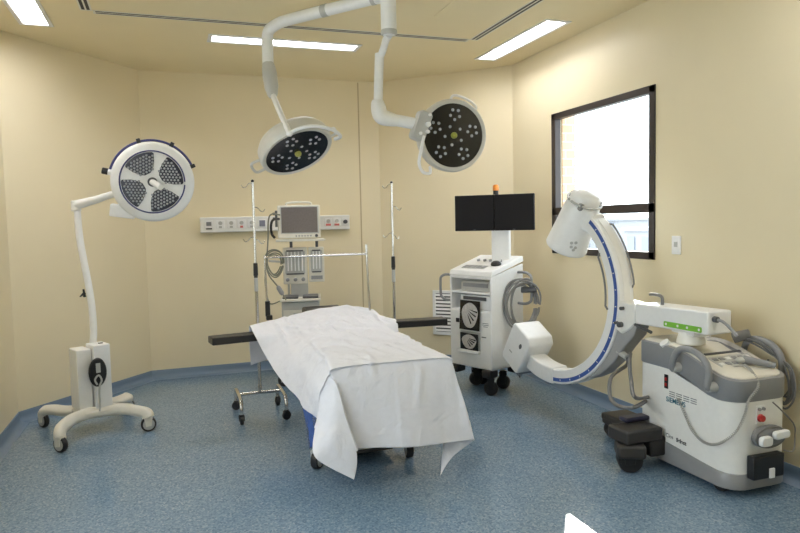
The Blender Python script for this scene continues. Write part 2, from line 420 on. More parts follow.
def lamp_head(center, nimg, roll, lens_seed):
    n = cdir(*nimg); fm = frame(center, n, CR*math.cos(roll) + CD*math.sin(roll))
    m = MB(fm); m.lathe([(HD, -.004), (HD+.008, .004), (HR-.008, .004), (HR, -.006), (HR+.004, -.03), (HR-.002, -.09), (HR-.025, -.125), (.15, -.155), (.08, -.165), (0, -.167)], None, 56, True)
    hd = m.build('lamp_head', M['house'], t, ang=50)
    m = MB(fm); m.lathe([(HD+.002, -.006), (HD+.002, .0), (.08, .004), (0, .005)], None, 48); m.build('lamp_face', M['lensface'], hd, ang=60)
    spots = []
    for k in range(5):
        a = 2*PI*k/5 + .35; c = V((.155*math.cos(a), .155*math.sin(a), 0))
        for q in range(5):
            b = a + 2*PI*q/5 + .6; rr = .038
            spots.append(c + V((rr*math.cos(b), rr*math.sin(b), 0)))
        spots.append(V((.07*math.cos(a+.5), .07*math.sin(a+.5), 0)))
    first = None
    for p in spots:
        if first is None:
            mb = MB(Matrix.Identity(4)); mb.lathe([(.0122, 0), (.0114, .004), (.0075, .007), (0, .0085)], None, 12); first = mb.build('led_lens', M['lens'], hd, world=False); o = first
        else:
            o = first.copy(); col.objects.link(o)
        o.matrix_local = FR[hd.name].inverted() @ fm @ Matrix.Translation(p + V((0, 0, .001)))
    m = MB(fm); m.lathe([(.024, .003), (.024, .018), (.016, .03), (0, .033)], None, 16); m.build('center_cap', M['olive'], hd)
    return fm, hd
# left head
LC = at(297.5, 152.5, 4.75)
fmL, hdL = lamp_head(LC, (.42, .85, -.32), -.3, 1)
RE = at(289.5, 133, 4.45); inv = fmL.inverted()
m = MB(); m.tube([J1 - d*.02, J1.lerp(RE, .5), RE], [.021, .0205, .02], 16); m.ball(RE, .024); m.build('drop_rod', M['white'], t)
ys = smooth([RE, at(299, 128.5, 4.44), at(312, 126, 4.45), at(325, 127.5, 4.50), at(335, 131, 4.57), at(340.5, 136.5, 4.66), at(335, 139, 4.72)], 6)
m = MB(); m.tube(ys, .0125, 12); m.build('yoke', M['white'], t)
def grip(fm, a, sp, out, hd, mt, zz=-.03):
    p = [fm @ V((r*math.cos(b), r*math.sin(b), zz)) for r, b in ((HR-.01, a-sp), (HR+out*.8, a-sp*.85), (HR+out, a-sp*.4), (HR+out, a+sp*.4), (HR+out*.8, a+sp*.85), (HR-.01, a+sp))]
    m = MB(); m.tube(smooth(p, 5), .010, 10); m.build('handle', mt, hd)
q = inv @ at(258, 164, 4.75); grip(fmL, math.atan2(q.y, q.x), .26, .07, hdL, M['house'])
q = inv @ at(340, 136, 4.75); grip(fmL, math.atan2(q.y, q.x), .16, .045, hdL, M['white'])
# right arm and head
P0 = at(389, 34, 4.53); P1 = at(382.5, 47, 4.82); P2 = at(379.5, 58, 4.86); P3 = at(378, 103, 4.86)
m = MB(); m.tube(smooth([SP + V((0, 0, -.30)), SP + V((.004, .08, -.315)), P1 + V((0, -.06, .012)), P1 + V((0, 0, -.03)), P2], 6), .026, 16); m.tube([P2 + V((0, 0, .03)), P3], .033, 18); m.build('arm', M['white'], t)
ctrR = at(453.5, 135.5, 4.95)
K1 = at(381, 116, 4.86); K2 = at(398, 121, 4.88); K3 = at(416, 124, 4.9)
m = MB(); m.tube(smooth([P3 + V((0, 0, .02)), P3 - V((0, 0, .02)), K1, K1.lerp(K2, .5) - V((0, 0, .004)), K2], 6), [.040+.018*math.sin(PI*i/24) for i in range(25)], 18); m.build('joint', M['plast'], t)
m = MB(); m.tube([K2.lerp(K1, .2), K3], .03, sq=(.034, .042)); m.build('swing_arm', M['white'], t)
fmR, hdR = lamp_head(ctrR, (.30, .12, -.94), .1, 2)
B0 = at(421, 126, 4.88); fx = frame(B0, fmR.to_3x3().col[2], at(430, 100, 4.88) - B0)
m = MB(fx); m.loft([[V((x, y, z)) for x, y in rrect(.22*k, .105*k, .03*k, 4)] for z, k in ((-.06, .9), (-.05, 1), (.03, 1), (.045, .9))])
m.build('joint', M['pgrey'], hdR, ang=50)
m = MB(fx)
m.cyl((.02, -.03, .04), (.02, -.03, .075), .018); m.cyl((-.03, -.045, .04), (-.03, -.045, .07), .014); m.cyl((.09, -.02, .03), (.09, -.02, .07), .01); m.cyl((-.06, .0, .04), (-.06, 0, .06), .012)
m.build('knob', M['white'], hdR)
hp = [at(424, 136, 4.85), at(421, 150, 4.83), at(419, 163, 4.83), at(423, 172, 4.84), at(430, 173, 4.88), at(430, 167, 4.93)]
m = MB(); m.tube(smooth(hp, 6), .0115, 12); m.build('handle', M['white'], hdR)
iv = fmR.inverted(); q = iv @ at(466, 101, 4.97); grip(fmR, math.atan2(q.y, q.x), .42, .035, hdR, M['white'], -.05)

# ------------------------------------------------------------------ casters
def caster(parent, p, r, wheel_w, mt_fork, rz=0, hub=None, name='caster', top=None):
    """fork (the caster) with its wheel as a child; p is the floor point (world)"""
    T = Matrix.Translation(V(p)) @ Matrix.Rotation(rz, 4, 'Z')
    zt = top or r*2.3
    m = MB(T)
    m.cyl((0, 0, zt-.02), (0, 0, zt), r*.55, n=16)
    for sx in (-1, 1):
        m.prism([(-.4*r, r*.7), (r*.35, r*.8), (r*.5, zt-.01), (-r*.6, zt-.01)], sx*(wheel_w/2+.004), sx*(wheel_w/2+.010), Matrix.Rotation(PI/2, 4, 'X') @ Matrix.Identity(4))
    m.box((0, 0, zt-.02), (r*1.0, wheel_w+.02, .014))
    c = m.build(name, mt_fork, parent, bevel=.002)
    m = MB(T); a = Matrix.Translation(V((.0, 0, r))) @ Matrix.Rotation(PI/2, 4, 'X')
    h = wheel_w/2
    m.lathe([(r*.5, -h), (r*.92, -h), (r, -h*.7), (r, h*.7), (r*.92, h), (r*.5, h)], a, 28)
    m.mi = 1; m.lathe([(r*.76, -h-.002), (r*.76, h+.002)], a, 20)
    m.build('wheel', [M['rubber'], hub or M['rubber']], c)
    return c

# ------------------------------------------------------------------ mobile examination lamp
LZ = math.radians(24); LP = V((-.588, 5.555, 0))
t = thing('mobile_examination_lamp', 'white wheeled examination lamp with big round LED head by the left wall', 'examination lamp', LP, LZ)
T = FR[t.name]
loc = {k: T.inverted() @ V((x, y, 0)) for k, (x, y) in dict(fl=(-.773, 5.085), fr=(-.203, 5.35), bl=(-.992, 5.797), br=(-.386, 5.985)).items()}
base = None
for a, b, sgn in (('fl', 'fr', 1), ('bl', 'br', -1)):
    A, B = loc[a], loc[b]; mid = (A+B)/2
    c = V((mid.x, mid.y*.26, 0)); zc = .155
    pts = [V((A.x, A.y, .105)), V((A.x+.005, A.y+sgn*.02, .135)), V((A.x+.05, A.y+sgn*.10, .148)), V((A.x*.55, c.y-sgn*.035, zc)), V((c.x, c.y, zc+.008)), V((B.x*.55, c.y-sgn*.035, zc)), V((B.x-.05, B.y+sgn*.10, .148)), V((B.x-.005, B.y+sgn*.02, .135)), V((B.x, B.y, .105))]
    m = MB(T); m.tube(smooth(pts, 6), .04, sq=(.043, .032)); o = m.build('base_leg', M['cream'], t, ang=70)
    for e in (a, b): caster(t, T @ loc[e], .056, .036, M['cream'], {'fl': -.75, 'fr': .12, 'bl': -.9, 'br': .5}[e], M['pgrey'], top=.122)
m = MB(T); m.box((0, 0, .155), (.30, .26, .05)); m.build('base_plate', M['cream'], t, bevel=.015, seg=3)
m = MB(T); m.box((-.093, .0, .42), (.105, .18, .46)); m.build('battery_box', M['plast'], t, bevel=.008)
m = MB(T); m.box((.03, -.03, .43), (.125, .17, .49)); m.build('control_box', M['white'], t, bevel=.008)
m = MB(T); m.box((.045, -.05, .678), (.03, .02, .006)); m.build('power_switch', M['dgrey'], t)
fo = Matrix.Translation(V((-.018, -.128, .475))) @ Matrix.Rotation(PI/2, 4, 'X')
T2 = T @ fo
m = MB(T2); el = lambda w_, h_, k=28: [(w_*math.cos(2*PI*i/k), h_*math.sin(2*PI*i/k)) for i in range(k)]
m.loft([[V((x, y, 0)) for x, y in el(.062, .105)], [V((x, y, .016)) for x, y in el(.066, .11)], [V((x, y, .026)) for x, y in el(.058, .10)]]); o = m.build('cable_winder', M['black'], t)
m = MB(T2); m.tube(smooth([(-.012, -.09, .03), (-.028, -.05, .034), (0, -.02, .036), (.02, -.06, .034), (.005, -.10, .032), (.002, -.16, .02), (.006, -.23, .012), (.004, -.30, .006)], 6), .007, 8)
m.box((0, .035, .03), (.03, .07, .014)); m.build('power_cord', M['pgrey'], o)
px = [(93, 345), (93.5, 330), (92, 308), (88.5, 285), (84, 262), (80, 240), (78, 222), (77, 208)]
m = MB(); m.tube(smooth([at(x, y, 5.15) for x, y in px], 5), .026, 16); m.build('pole', M['white'], t)
p = at(84.5, 293, 5.13); m = MB(); m.cyl(p, p + V((-.03, -.03, -.025)), .012, .004); m.cyl(p + V((0, 0, -.03)), p + V((-.005, -.01, .03)), .011, .007); m.build('knob', M['black'], t)
a, b, c = at(76, 205, 5.15), at(95, 200, 5.13), at(116, 193, 5.12)
m = MB(); m.cyl(a - V((0, 0, .05)), a + V((0, 0, .035)), .036, n=20); m.build('elbow', M['white'], t, bevel=.01, seg=3)
m = MB(); m.tube([a, b, c], [.038, .03, .026], 16); m.build('arm', M['white'], t)
n = cdir(.26, .14, -.95); XC = at(152.5, 182, 5.07); fm = frame(XC, n, CR) @ Matrix.Scale(.955, 4)
m = MB(fm); m.lathe([(0, .0), (.245, .0), (.25, .006), (.30, -.002), (.318, -.02), (.32, -.045), (.30, -.075), (.24, -.10), (.10, -.12), (0, -.122)], None, 64); hd = m.build('lamp_head', M['white'], t, ang=45)
m = MB(fm); m.torus(Matrix.Translation(V((0, 0, .004))), .247, .006, 64, 8); m.build('face_ring', M['navy'], hd)
# local y in the picture: frame x = right, y = z cross x -> up
for k in range(4):
    a0 = math.radians(27 + 90*k)
    poly = []
    for r_, b in ((.075, -.33), (.10, -.52), (.16, -.60), (.228, -.56), (.236, -.50)): poly.append((r_, b))
    outer = [(.236, -.50+1.0*i/8) for i in range(1, 8)]
    full = poly + outer + [(r_, -b) for r_, b in poly[::-1]]
    pp = [(r_*math.cos(a0+b), r_*math.sin(a0+b)) for r_, b in full]
    m = MB(fm); m.prism(pp, .0, .006); m.mi = 1
    dirx = V((math.cos(a0), math.sin(a0), 0)); diry = V((-math.sin(a0), math.cos(a0), 0))
    for i in range(7):
        for j in range(-5, 6):
            lx = .088 + i*.023; ly = (j + (.5 if i % 2 else 0))*.026
            rr = math.hypot(lx, ly); ba = abs(math.atan2(ly, lx))
            if rr > .222 or ba > .55 or rr < .075: continue
            m.lathe([(.0098, .006), (.008, .010), (.001, .012)], Matrix.Translation(dirx*lx + diry*ly), 8)
    m.build('led_panel', [M['petal'], M['lens']], hd)
m = MB(fm); m.lathe([(.038, .0), (.036, .02), (.03, .024)], None, 24); m.build('handle_socket', M['dgrey'], hd)
m = MB(fm); hdir = V((.55, -.32, 1)).normalized(); m.tube([V((0, 0, .01)), hdir*.06, hdir*.11, hdir*.15], [.026, .024, .026, .022], 16); m.build('handle', M['plast'], hd)
m = MB(fm); m.torus(Matrix.Translation(V((0, 0, -.045))), 1.0*.331, .0095, 50, 8, math.radians(22), math.radians(170)); rail = m.build('handle_rail', M['navy'], hd)
for ang in (22, 62, 106):
    a0 = math.radians(ang); c = V((.334*math.cos(a0), .334*math.sin(a0), -.045))
    m = MB(fm); m.box(c, (.045, .03, .03), Matrix.Rotation(a0, 3, 'Z')); m.build('rail_clamp', M['black'], hd, bevel=.004)
c = V((.336*math.cos(math.radians(166)), .336*math.sin(math.radians(166)), -.045))
m = MB(fm); m.cyl(c + V((.035, -.01, .01)), c + V((-.005, .0, .0)), .024, n=16); m.build('pivot_cap', M['white'], hd)
m = MB(fm); m.cyl(c + V((-.005, .0, .0)), c + V((-.05, .01, 0)), .026, n=12); m.build('pivot_knob', M['black'], hd, bevel=.004)
m = MB(fm); m.box((-.245, -.235, -.09), (.19, .10, .10), Matrix.Rotation(math.radians(-9), 3, 'Z')); m.build('joint_box', M['white'], hd, bevel=.01, seg=3)

# ------------------------------------------------------------------ IV stands
def iv_stand(loc, rz, label):
    t = thing('infusion_stand', label, 'drip stand', loc, rz, 'wheeled infusion stands'); T = FR[t.name]
    m = MB(T); m.tube([(-.175, 0, .184), (.175, 0, .184)], .014, 12); m.build('crossbar', M['chrome'], t)
    for sx in (-1, 1):
        m = MB(T); m.tube(smooth([(sx*.175, -.225, .075), (sx*.175, -.225, .13), (sx*.175, -.20, .175), (sx*.175, -.15, .187), (sx*.175, 0, .19), (sx*.175, .15, .187), (sx*.175, .20, .175), (sx*.175, .225, .13), (sx*.175, .225, .075)], 5), .014, 12)
        m.build('foot', M['chrome'], t)
        for sy in (-1, 1): caster(t, T @ V((sx*.175, sy*.225, 0)), .036, .024, M['rubber'], rz + sy*.6 + sx, top=.08)
    m = MB(T); m.tube([(0, 0, .18), (0, 0, 1.15)], .0135, 12); m.build('lower_pole', M['chrome'], t)
    m = MB(T); m.tube([(0, 0, 1.1), (0, 0, 1.905)], .0095, 12); m.build('upper_pole', M['chrome'], t)
    m = MB(T); m.cyl((0, 0, 1.145), (0, 0, 1.25), .019, .017, 16); m.cyl((0, 0, 1.13), (0, 0, 1.145), .016, n=16); m.build('grip', M['black'], t, bevel=.004)
    m = MB(T); m.cyl((0, 0, 1.02), (0, 0, 1.13), .0155, n=14); m.build('sleeve', M['pgrey'], t)
    for k, (z, a) in enumerate(((1.895, PI), (1.70, -.1), (1.46, PI-.2), (1.44, .4))):
        dx = V((math.cos(a), math.sin(a), 0))
        m = MB(T); m.tube(smooth([V((0, 0, z)), dx*.03 + V((0, 0, z-.004)), dx*.055 + V((0, 0, z-.03)), dx*.075 + V((0, 0, z-.036)), dx*.09 + V((0, 0, z-.015))], 5), .0035, 8); m.build('hook', M['chrome'], t)
    m = MB(T); m.ball((0, 0, 1.91), .013); m.build('pole_cap', M['black'], t)
    return t
iv_stand((.657, 5.45, 0), 0, 'chrome infusion stand left of the draped table, in front of the wall panel')
iv_stand((1.90, 5.64, 0), .15, 'chrome infusion stand behind the right armboard of the draped table')

# ------------------------------------------------------------------ bedhead gas panel on the back wall
t = thing('medical_gas_panel', 'long white medical gas and socket rail on the back wall', 'wall panel', (1.11, YB, 1.57))
m = MB(); m.box((1.11, YB-.034, 1.57), (1.59, .068, .16)); m.build('rail_body', M['plast'], t, bevel=.008)
m = MB(); m.box((1.11, YB-.07, 1.635), (1.59, .008, .012)); m.box((1.11, YB-.07, 1.505), (1.59, .008, .012)); m.build('rail_lip', M['white'], t)
for x, kind in ((.40, 'a'), (.515, 'b'), (.625, 'b'), (.73, 'c'), (.835, 'b'), (.945, 'd'), (1.66, 'e'), (1.755, 'e'), (1.85, 'f')):
    s = MB(); s.box((x, YB-.072, 1.575), (.085, .008, .085)); so = s.build('socket', M['white'], t, bevel=.003)
    if kind == 'a':
        s = MB(); s.box((x, YB-.078, 1.58), (.05, .006, .04)); s.build('outlet', M['grey'], so)
        s = MB(); s.box((x, YB-.078, 1.53), (.06, .006, .012)); s.build('label_strip', M['black'], so)
    elif kind == 'd':
        s = MB(); s.box((x, YB-.078, 1.575), (.06, .006, .065)); s.build('outlet', mat('blue grey socket', (120, 122, 140)), so)
    elif kind == 'f':
        s = MB(); s.cyl((x, YB-.076, 1.575), (x, YB-.10, 1.575), .022); s.cyl((x, YB-.10, 1.575), (x, YB-.115, 1.575), .01); s.build('outlet', M['dgrey'], so)
    else:
        s = MB(); s.cyl((x, YB-.076, 1.585), (x, YB-.088, 1.585), .02); s.build('outlet', M['pgrey'], so)
        s = MB(); s.box((x, YB-.077, 1.545), (.055 if kind == 'e' else .03, .004, .022)); s.build('label_strip', M['pink'] if kind in 'ce' else M['pgrey'], so)

# ------------------------------------------------------------------ wall switch, return air grille
t = thing('light_switch', 'small white switch plate on the right wall beside the window', 'light switch', (XR, 3.765, 1.35))
m = MB(); m.box((XR-.005, 3.765, 1.35), (.010, .085, .13)); m.build('plate', M['white'], t, bevel=.003)
m = MB(); m.box((XR-.012, 3.765, 1.355), (.006, .03, .035)); m.build('rocker', M['pgrey'], t, bevel=.001)
ga = V((2.29, YB, 0)); gd = (V((XR, 6.10, 0)) - ga).normalized(); gn = V((-gd.y, gd.x, 0)) * -1
if gn.y > 0: gn = -gn
def hitw(x, y):
    d = ray(x, y); nn = gn; return CO + d*((ga-CO).dot(nn)/d.dot(nn))
g0 = (hitw(433, 290) - ga).dot(gd); gz1 = hitw(433, 290).z; gz0 = hitw(433, 334).z; gw = .48
gm = Matrix((gd, V((0, 0, 1)), gn)).transposed().to_4x4(); gm.translation = ga + gd*(g0+gw/2) + V((0, 0, (gz0+gz1)/2))
gh = gz1-gz0
t = thing('return_air_grille', 'white louvred air grille low on the angled wall, left of the monitor cart', 'air vent', ga + gd*(g0+gw/2) + V((0, 0, gz0)))
m = MB(gm)
for c, dd in (((-gw/2+.016, 0, .01), (.032, gh, .02)), ((gw/2-.016, 0, .01), (.032, gh, .02)), ((0, gh/2-.016, .01), (gw, .032, .02)), ((0, -gh/2+.016, .01), (gw, .032, .02))): m.box(c, dd)
m.build('grille_frame', M['white'], t, bevel=.003)
m = MB(gm); m.box((0, 0, .002), (gw-.05, gh-.05, .002)); m.build('backing', M['dgrey'], t)
ns = 11
for k in range(ns):
    z = -gh/2+.032 + (gh-.064)*(k+.5)/ns
    m = MB(gm); m.box((0, z, .011), (gw-.06, .026, .004), Matrix.Rotation(math.radians(-38), 3, 'X')); m.build('louver', M['white'], t)

# ------------------------------------------------------------------ anaesthesia machine, patient monitor, cables
AP = V((1.19, 6.42, 0)); t = thing('anesthesia_machine', 'grey anaesthesia trolley with two flowmeter panels behind the operating table', 'anaesthesia machine', AP, math.radians(-12)); T = FR[t.name]
m = MB(T); m.box((.01, .06, .495), (.36, .44, .65)); cab = m.build('cabinet', M['pgrey'], t, bevel=.01)
for k in range(3):
    m = MB(T); m.box((.01, -.165, .275+k*.19), (.33, .012, .17)); d_ = m.build('drawer', M['cream'], t, bevel=.004)
    m = MB(T); m.box((.01, -.178, .32+k*.19), (.14, .014, .016)); m.build('drawer_handle', M['grey'], d_)
m = MB(T); m.box((.01, .04, .835), (.385, .48, .026)); m.build('worktop', M['cream'], t, bevel=.006)
for sx in (-1, 1):
    m = MB(T); m.box((.01+sx*.095, -.06, .859), (.15, .24, .02)); m.build('tray', M['dgrey'], t, bevel=.008)
    for sy in (-1, 1): caster(t, T @ V((sx*.17, .06+sy*.19, 0)), .06, .03, M['grey'], sx*.4, top=.18)
m = MB(T); m.box((.0, .06, .92), (.165, .10, .16)); m.box((-.105, .05, .96), (.02, .02, .4)); m.build('post', M['pgrey'], t, bevel=.004)
for x, w_, z0, z1, nm in ((-.035, .232, .975, 1.33, 'flowmeter_panel'), (.172, .15, .99, 1.33, 'flowmeter_panel')):
    m = MB(T); m.box((x, .05, (z0+z1)/2), (w_, .12, z1-z0)); pn = m.build(nm, M['cream'], t, bevel=.008)
    m = MB(T); m.box((x, -.013, (z0+z1)/2+.035), (w_-.04, .006, (z1-z0)*.62)); m.build('gauge_window', M['pgrey'], pn)
    nt_ = 5 if w_ > .2 else 3
    for k in range(nt_):
        xx = x - w_/2 + .03 + (w_-.06)*(k+.5)/nt_
        m = MB(T); m.cyl((xx, -.02, z0+.13), (xx, -.02, z1-.04), .006, n=8); m.build('flow_tube', M['white'], pn)
    m = MB(T); m.box((x, -.018, z1-.03), (w_-.07, .004, .012)); m.build('label_strip', M['dgrey'], pn)
    m = MB(T); m.box((x, -.018, z0+.10), (w_-.06, .006, .014)); m.build('label_strip', M['dgrey'], pn)
    if w_ > .2:
        for k in range(3):
            xx = x + (k-1)*.075
            m = MB(T); m.cyl((xx, -.01, z0+.045), (xx, -.04, z0+.045), .02, .016, 14); m.build('dial', M['grey'], pn, bevel=.003)
    else:
        m = MB(T); m.box((x, -.018, z0+.045), (.11, .014, .035)); m.build('dial', M['grey'], pn)
m = MB(T); m.box((.02, .05, 1.402), (.46, .26, .022)); m.box((.245, -.06, 1.402), (.04, .03, .014)); m.build('monitor_shelf', M['cream'], t, bevel=.004)
for sx in (-.07, .18):
    m = MB(T); m.cyl((sx, .05, 1.33), (sx, .05, 1.40), .014, n=12); m.build('shelf_post', M['dgrey'], t)
MP = T @ V((.015, .03, 1.4135))
t2 = thing('patient_monitor', 'grey patient monitor with dark screen on top of the anaesthesia trolley', 'monitor', MP, math.radians(-12)); T = FR[t2.name]
m = MB(T); m.box((0, -.01, .168), (.41, .07, .32)); m.box((0, .06, .16), (.36, .10, .28)); m.build('casing', M['cream'], t2, bevel=.012, seg=3)
m = MB(T); m.box((.005, -.047, .185), (.345, .006, .245)); m.build('screen', M['gscreen'], t2)
m = MB(T); m.box((.005, -.046, .185), (.365, .004, .265)); m.build('bezel', M['pgrey'], t2)
for k in range(6):
    m = MB(T); m.cyl((-.03+k*.028, -.044, .03), (-.03+k*.028, -.05, .03), .008, n=10); m.build('button', M['grey'], t2)
m = MB(T); m.cyl((.165, -.044, .03), (.165, -.056, .03), .015, n=16); m.build('dial', M['dgrey'], t2)
m = MB(T); m.tube(smooth([(-.12, .03, .325), (-.11, .03, .352), (0, .03, .358), (.11, .03, .352), (.12, .03, .325)], 5), .010, 10); m.build('carry_handle', M['cream'], t2)
m = MB(T); m.box((-.215, .03, .20), (.03, .06, .16)); m.box((-.235, .03, .25), (.035, .03, .025)); m.box((-.235, .03, .20), (.035, .03, .03)); m.build('cable_port', M['dgrey'], t2, bevel=.004)
# cables hanging beside it
D0 = 6.1
t = thing('monitor_cable', 'coiled grey-green monitoring cables hanging left of the patient monitor', 'cable', at(275, 262, D0))
m = MB()
for k in range(4):
    c = at(275+random.uniform(-1, 1), 264.5+random.uniform(-1.5, 1.5), D0+.02*k); rx, rz_ = .085-.007*k, .128-.012*k
    m.tube([c + CR*rx*math.cos(a) + V((0, 0, rz_*math.sin(a))) + V((.01*math.sin(2*a), .012*math.sin(a+k), 0)) for a in [2*PI*i/36 for i in range(36)]], .0062, 8, closed=True)
m.build('coil', M['ghose'], t)
m = MB(); m.tube(smooth([at(280, 215, 6.18), at(272, 214, D0), at(268.5, 220, D0), at(268, 240, D0), at(267, 262, D0), at(269, 275, D0), at(279, 288, D0), at(286, 300, D0)], 6), .007, 8); m.build('lead', M['ghose'], t)
m = MB(); m.tube(smooth([at(279, 219, 6.18), at(273, 220, D0), at(271, 226, D0), at(272, 234, D0), at(275, 238, D0)], 6), .012, 8); m.build('connector', M['black'], t)
m = MB(); m.tube(smooth([at(267, 262, D0), at(265, 280, D0), at(268, 300, D0), at(272, 304, D0), at(280, 301, D0)], 6), .006, 8); m.build('lead', M['ghose'], t)
a, b = at(277.5, 286, D0), at(283, 295, D0); m = MB(); m.tube([a, a.lerp(b, .2), a.lerp(b, .8), b], [.012, .022, .022, .012], 10); m.build('sensor_clip', M['grey'], t)
m = MB(); m.cyl(at(269, 261, D0), at(284, 262, 6.2), .01, n=10); m.build('hanger', M['pgrey'], t)

# ------------------------------------------------------------------ operating table
t = thing('operating_table', 'low operating table with black armboards under the white sheet', 'operating table', (1.22, 4.55, 0))
m = MB(); m.box((1.13, 4.50, .19), (.34, .80, .24)); m.build('base_cover', M['cream'], t, bevel=.02, seg=3)
m = MB(); m.box((1.16, 4.54, .055), (.40, .84, .03)); m.build('base_frame', M['dgrey'], t, bevel=.01)
m = MB(); m.prism(rrect(.26, .34, .05, 4, 1.22, 4.6), .28, .60); m.build('column', M['alu'], t)
m = MB(); m.box((1.22, 4.62, .625), (.50, 1.7, .05)); 
for x in (.955, 1.485): m.box((x, 4.62, .64), (.014, 1.6, .03))
m.build('top_frame', M['alu'], t, bevel=.004)
for y0, y1 in ((3.74, 4.40), (4.42, 5.34)):
    m = MB(); m.box((1.22, (y0+y1)/2, .682), (.55, y1-y0, .065)); m.build('pad_section', M['pad'], t, bevel=.02, seg=3)
m = MB(); m.box((1.262, 5.66, .768), (.34, .34, .07), Matrix.Rotation(math.radians(8), 3, 'X')); m.build('head_section', M['pad'], t, bevel=.02, seg=3)
m = MB(); m.box((1.24, 5.43, .70), (.20, .20, .03), Matrix.Rotation(math.radians(14), 3, 'X')); m.build('head_bracket', M['alu'], t)
def armboard(p0, p1, w_=.15):
    p0, p1 = V(p0), V(p1); d_ = p1-p0; m = MB(frame((p0+p1)/2, (0, 0, 1), d_))
    m.box((0, 0, 0), (d_.length, w_, .055)); m.build('armboard', M['pad'], t, bevel=.007, seg=2)
    m = MB(); m.box(p0.lerp(p1, .25) - V((0, 0, .045)), (.10, .05, .04)); m.build('armboard_bracket', M['alu'], t, bevel=.004)
    return
armboard((.90, 5.20, .702), (.262, 5.10, .702))
armboard((1.53, 5.15, .712), (2.165, 5.10, .728))
for x, y, a in ((.835, 4.085, .9), (1.445, 4.05, 1.4), (1.0, 5.0, .4), (1.44, 5.0, 2)):
    caster(t, (x, y, 0), .055, .045, M['pgrey'], a, M['pgrey'], top=.13)
    m = MB(); m.box(((x+1.16)/2, (y+4.52)/2 if False else y+(.05 if y < 4.5 else -.05), .125), (abs(x-1.16)*1.05, .07, .035)); m.build('outrigger', M['pgrey'], t, bevel=.006)

def sstep_(x, a, b): u_ = min(1, max(0, (x-a)/(b-a))); return u_*u_*(3-2*u_)
# white sheet: one cloth, control rows from head to foot, columns from left hem to right hem
def c3(*a): return [V(p) if not isinstance(p, Vector) else p for p in a]
hemL = [at_y(265, 355, 4.93), at_y(280, 378, 4.6), at_y(300, 402, 4.2), at_y(310, 412.5, 3.95), at_y(317, 420, 3.76)]
def row(u0, u2, tops, u6, u7, u8, b=.55):
    u0, u2, u6 = V(u0), V(u2), V(u6)
    u1 = u0.lerp(u2, .45) + V((-.03, 0, .012)); u1b = u0.lerp(u2, .8) + V((-.018, 0, .012))
    return [u0, u1, u1b, u2] + [V(p) for p in tops] + [u6, (u6.lerp(V(u7), .3) + V((.004, 0, .004))), V(u7), V(u8)]
Z = .735
G = []
r0 = c3((.580, 5.375, .738), (.69, 5.41, .758), (.80, 5.42, .775), (.92, 5.42, .80), (1.12, 5.39, .848), (1.30, 5.36, .858), (1.46, 5.29, .848), (1.575, 5.22, .815), (1.62, 5.18, .79), (1.68, 5.15, .77), (1.735, 5.14, .758))
G.append([p + V((0, .05 if k > 3 else -.03, -.10 if k > 3 else -.30)) for k, p in enumerate(r0)]); G.append(r0)
G.append(c3((.578, 5.06, .738), (.70, 5.05, .742), (.82, 5.10, .75), (.94, 5.12, .765), (1.12, 5.12, .80), (1.28, 5.10, .805), (1.44, 5.06, .79), (1.565, 5.03, .765), (1.62, 5.02, .755), (1.675, 5.01, .745), (1.715, 5.0, .685)))
G.append(row(hemL[0], (.945, 4.90, .748), [(1.1, 4.88, .765), (1.25, 4.87, .765), (1.42, 4.86, .755)], (1.568, 4.85, .738), (1.61, 4.85, .62), (1.62, 4.85, .50)))
G.append(row(hemL[1], (.938, 4.58, .742), [(1.1, 4.58, .752), (1.25, 4.58, .75), (1.42, 4.58, .745)], (1.566, 4.56, .736), (1.60, 4.56, .58), (1.61, 4.56, .45)))
G.append(row(hemL[2], (.918, 4.18, .738), [(1.08, 4.18, .746), (1.24, 4.18, .742), (1.41, 4.18, .742)], (1.568, 4.16, .735), (1.60, 4.16, .58), (1.61, 4.16, .44)))
G.append(row(hemL[3], (.897, 3.92, .738), [(1.06, 3.92, .744), (1.23, 3.92, .74), (1.41, 3.91, .741)], (1.572, 3.90, .736), (1.60, 3.90, .58), (1.61, 3.90, .43)))
NL, NR = V((.864, 3.69, .727)), V((1.577, 3.665, .728))
G.append(row(hemL[4], NL, [(1.04, 3.695, .734), (1.22, 3.69, .733), (1.40, 3.685, .734)], NR, (1.60, 3.75, .56), (1.61, 3.79, .42)))
q_ = [p + V((0, -.009 if 1 < k < 9 else -.003, -.016 if k > 1 else -.008)) for k, p in enumerate(G[-1])]; G.append(q_)
G.append(c3((.737, 3.68, .37), (.80, 3.64, .46), (.872, 3.645, .63), (.872, 3.668, .63), (1.05, 3.652, .63), (1.23, 3.645, .63), (1.42, 3.64, .63), (1.588, 3.642, .63), (1.605, 3.645, .60), (1.595, 3.73, .45), (1.59, 3.745, .32)))
G.append(c3((.723, 3.58, .262), (.81, 3.56, .33), (.905, 3.59, .45), (.880, 3.655, .45), (1.06, 3.625, .44), (1.235, 3.605, .44), (1.44, 3.60, .43), (1.60, 3.61, .43), (1.648, 3.60, .42), (1.565, 3.69, .30), (1.545, 3.68, .17)))
G.append(c3((.925, 3.525, .118), (.945, 3.535, .185), (.952, 3.555, .27), (.895, 3.645, .26), (1.07, 3.60, .255), (1.24, 3.575, .243), (1.45, 3.565, .236), (1.60, 3.575, .230), (1.690, 3.58, .222), (1.575, 3.625, .125), (1.495, 3.63, .018)))
G[-2][0] = V((.722, 3.575, .252)); 
for r in G:                                             # a tight fold line along the hanging left corner
    i_ = G.index(r)
    if i_ >= len(G)-3: r.insert(3, r[2].lerp(r[3], .30) + V((.004, .012, 0))); r.insert(2, r[1].lerp(r[2], .82))
    else: r.insert(3, r[2].lerp(r[3], .4)); r.insert(2, r[1].lerp(r[2], .6))
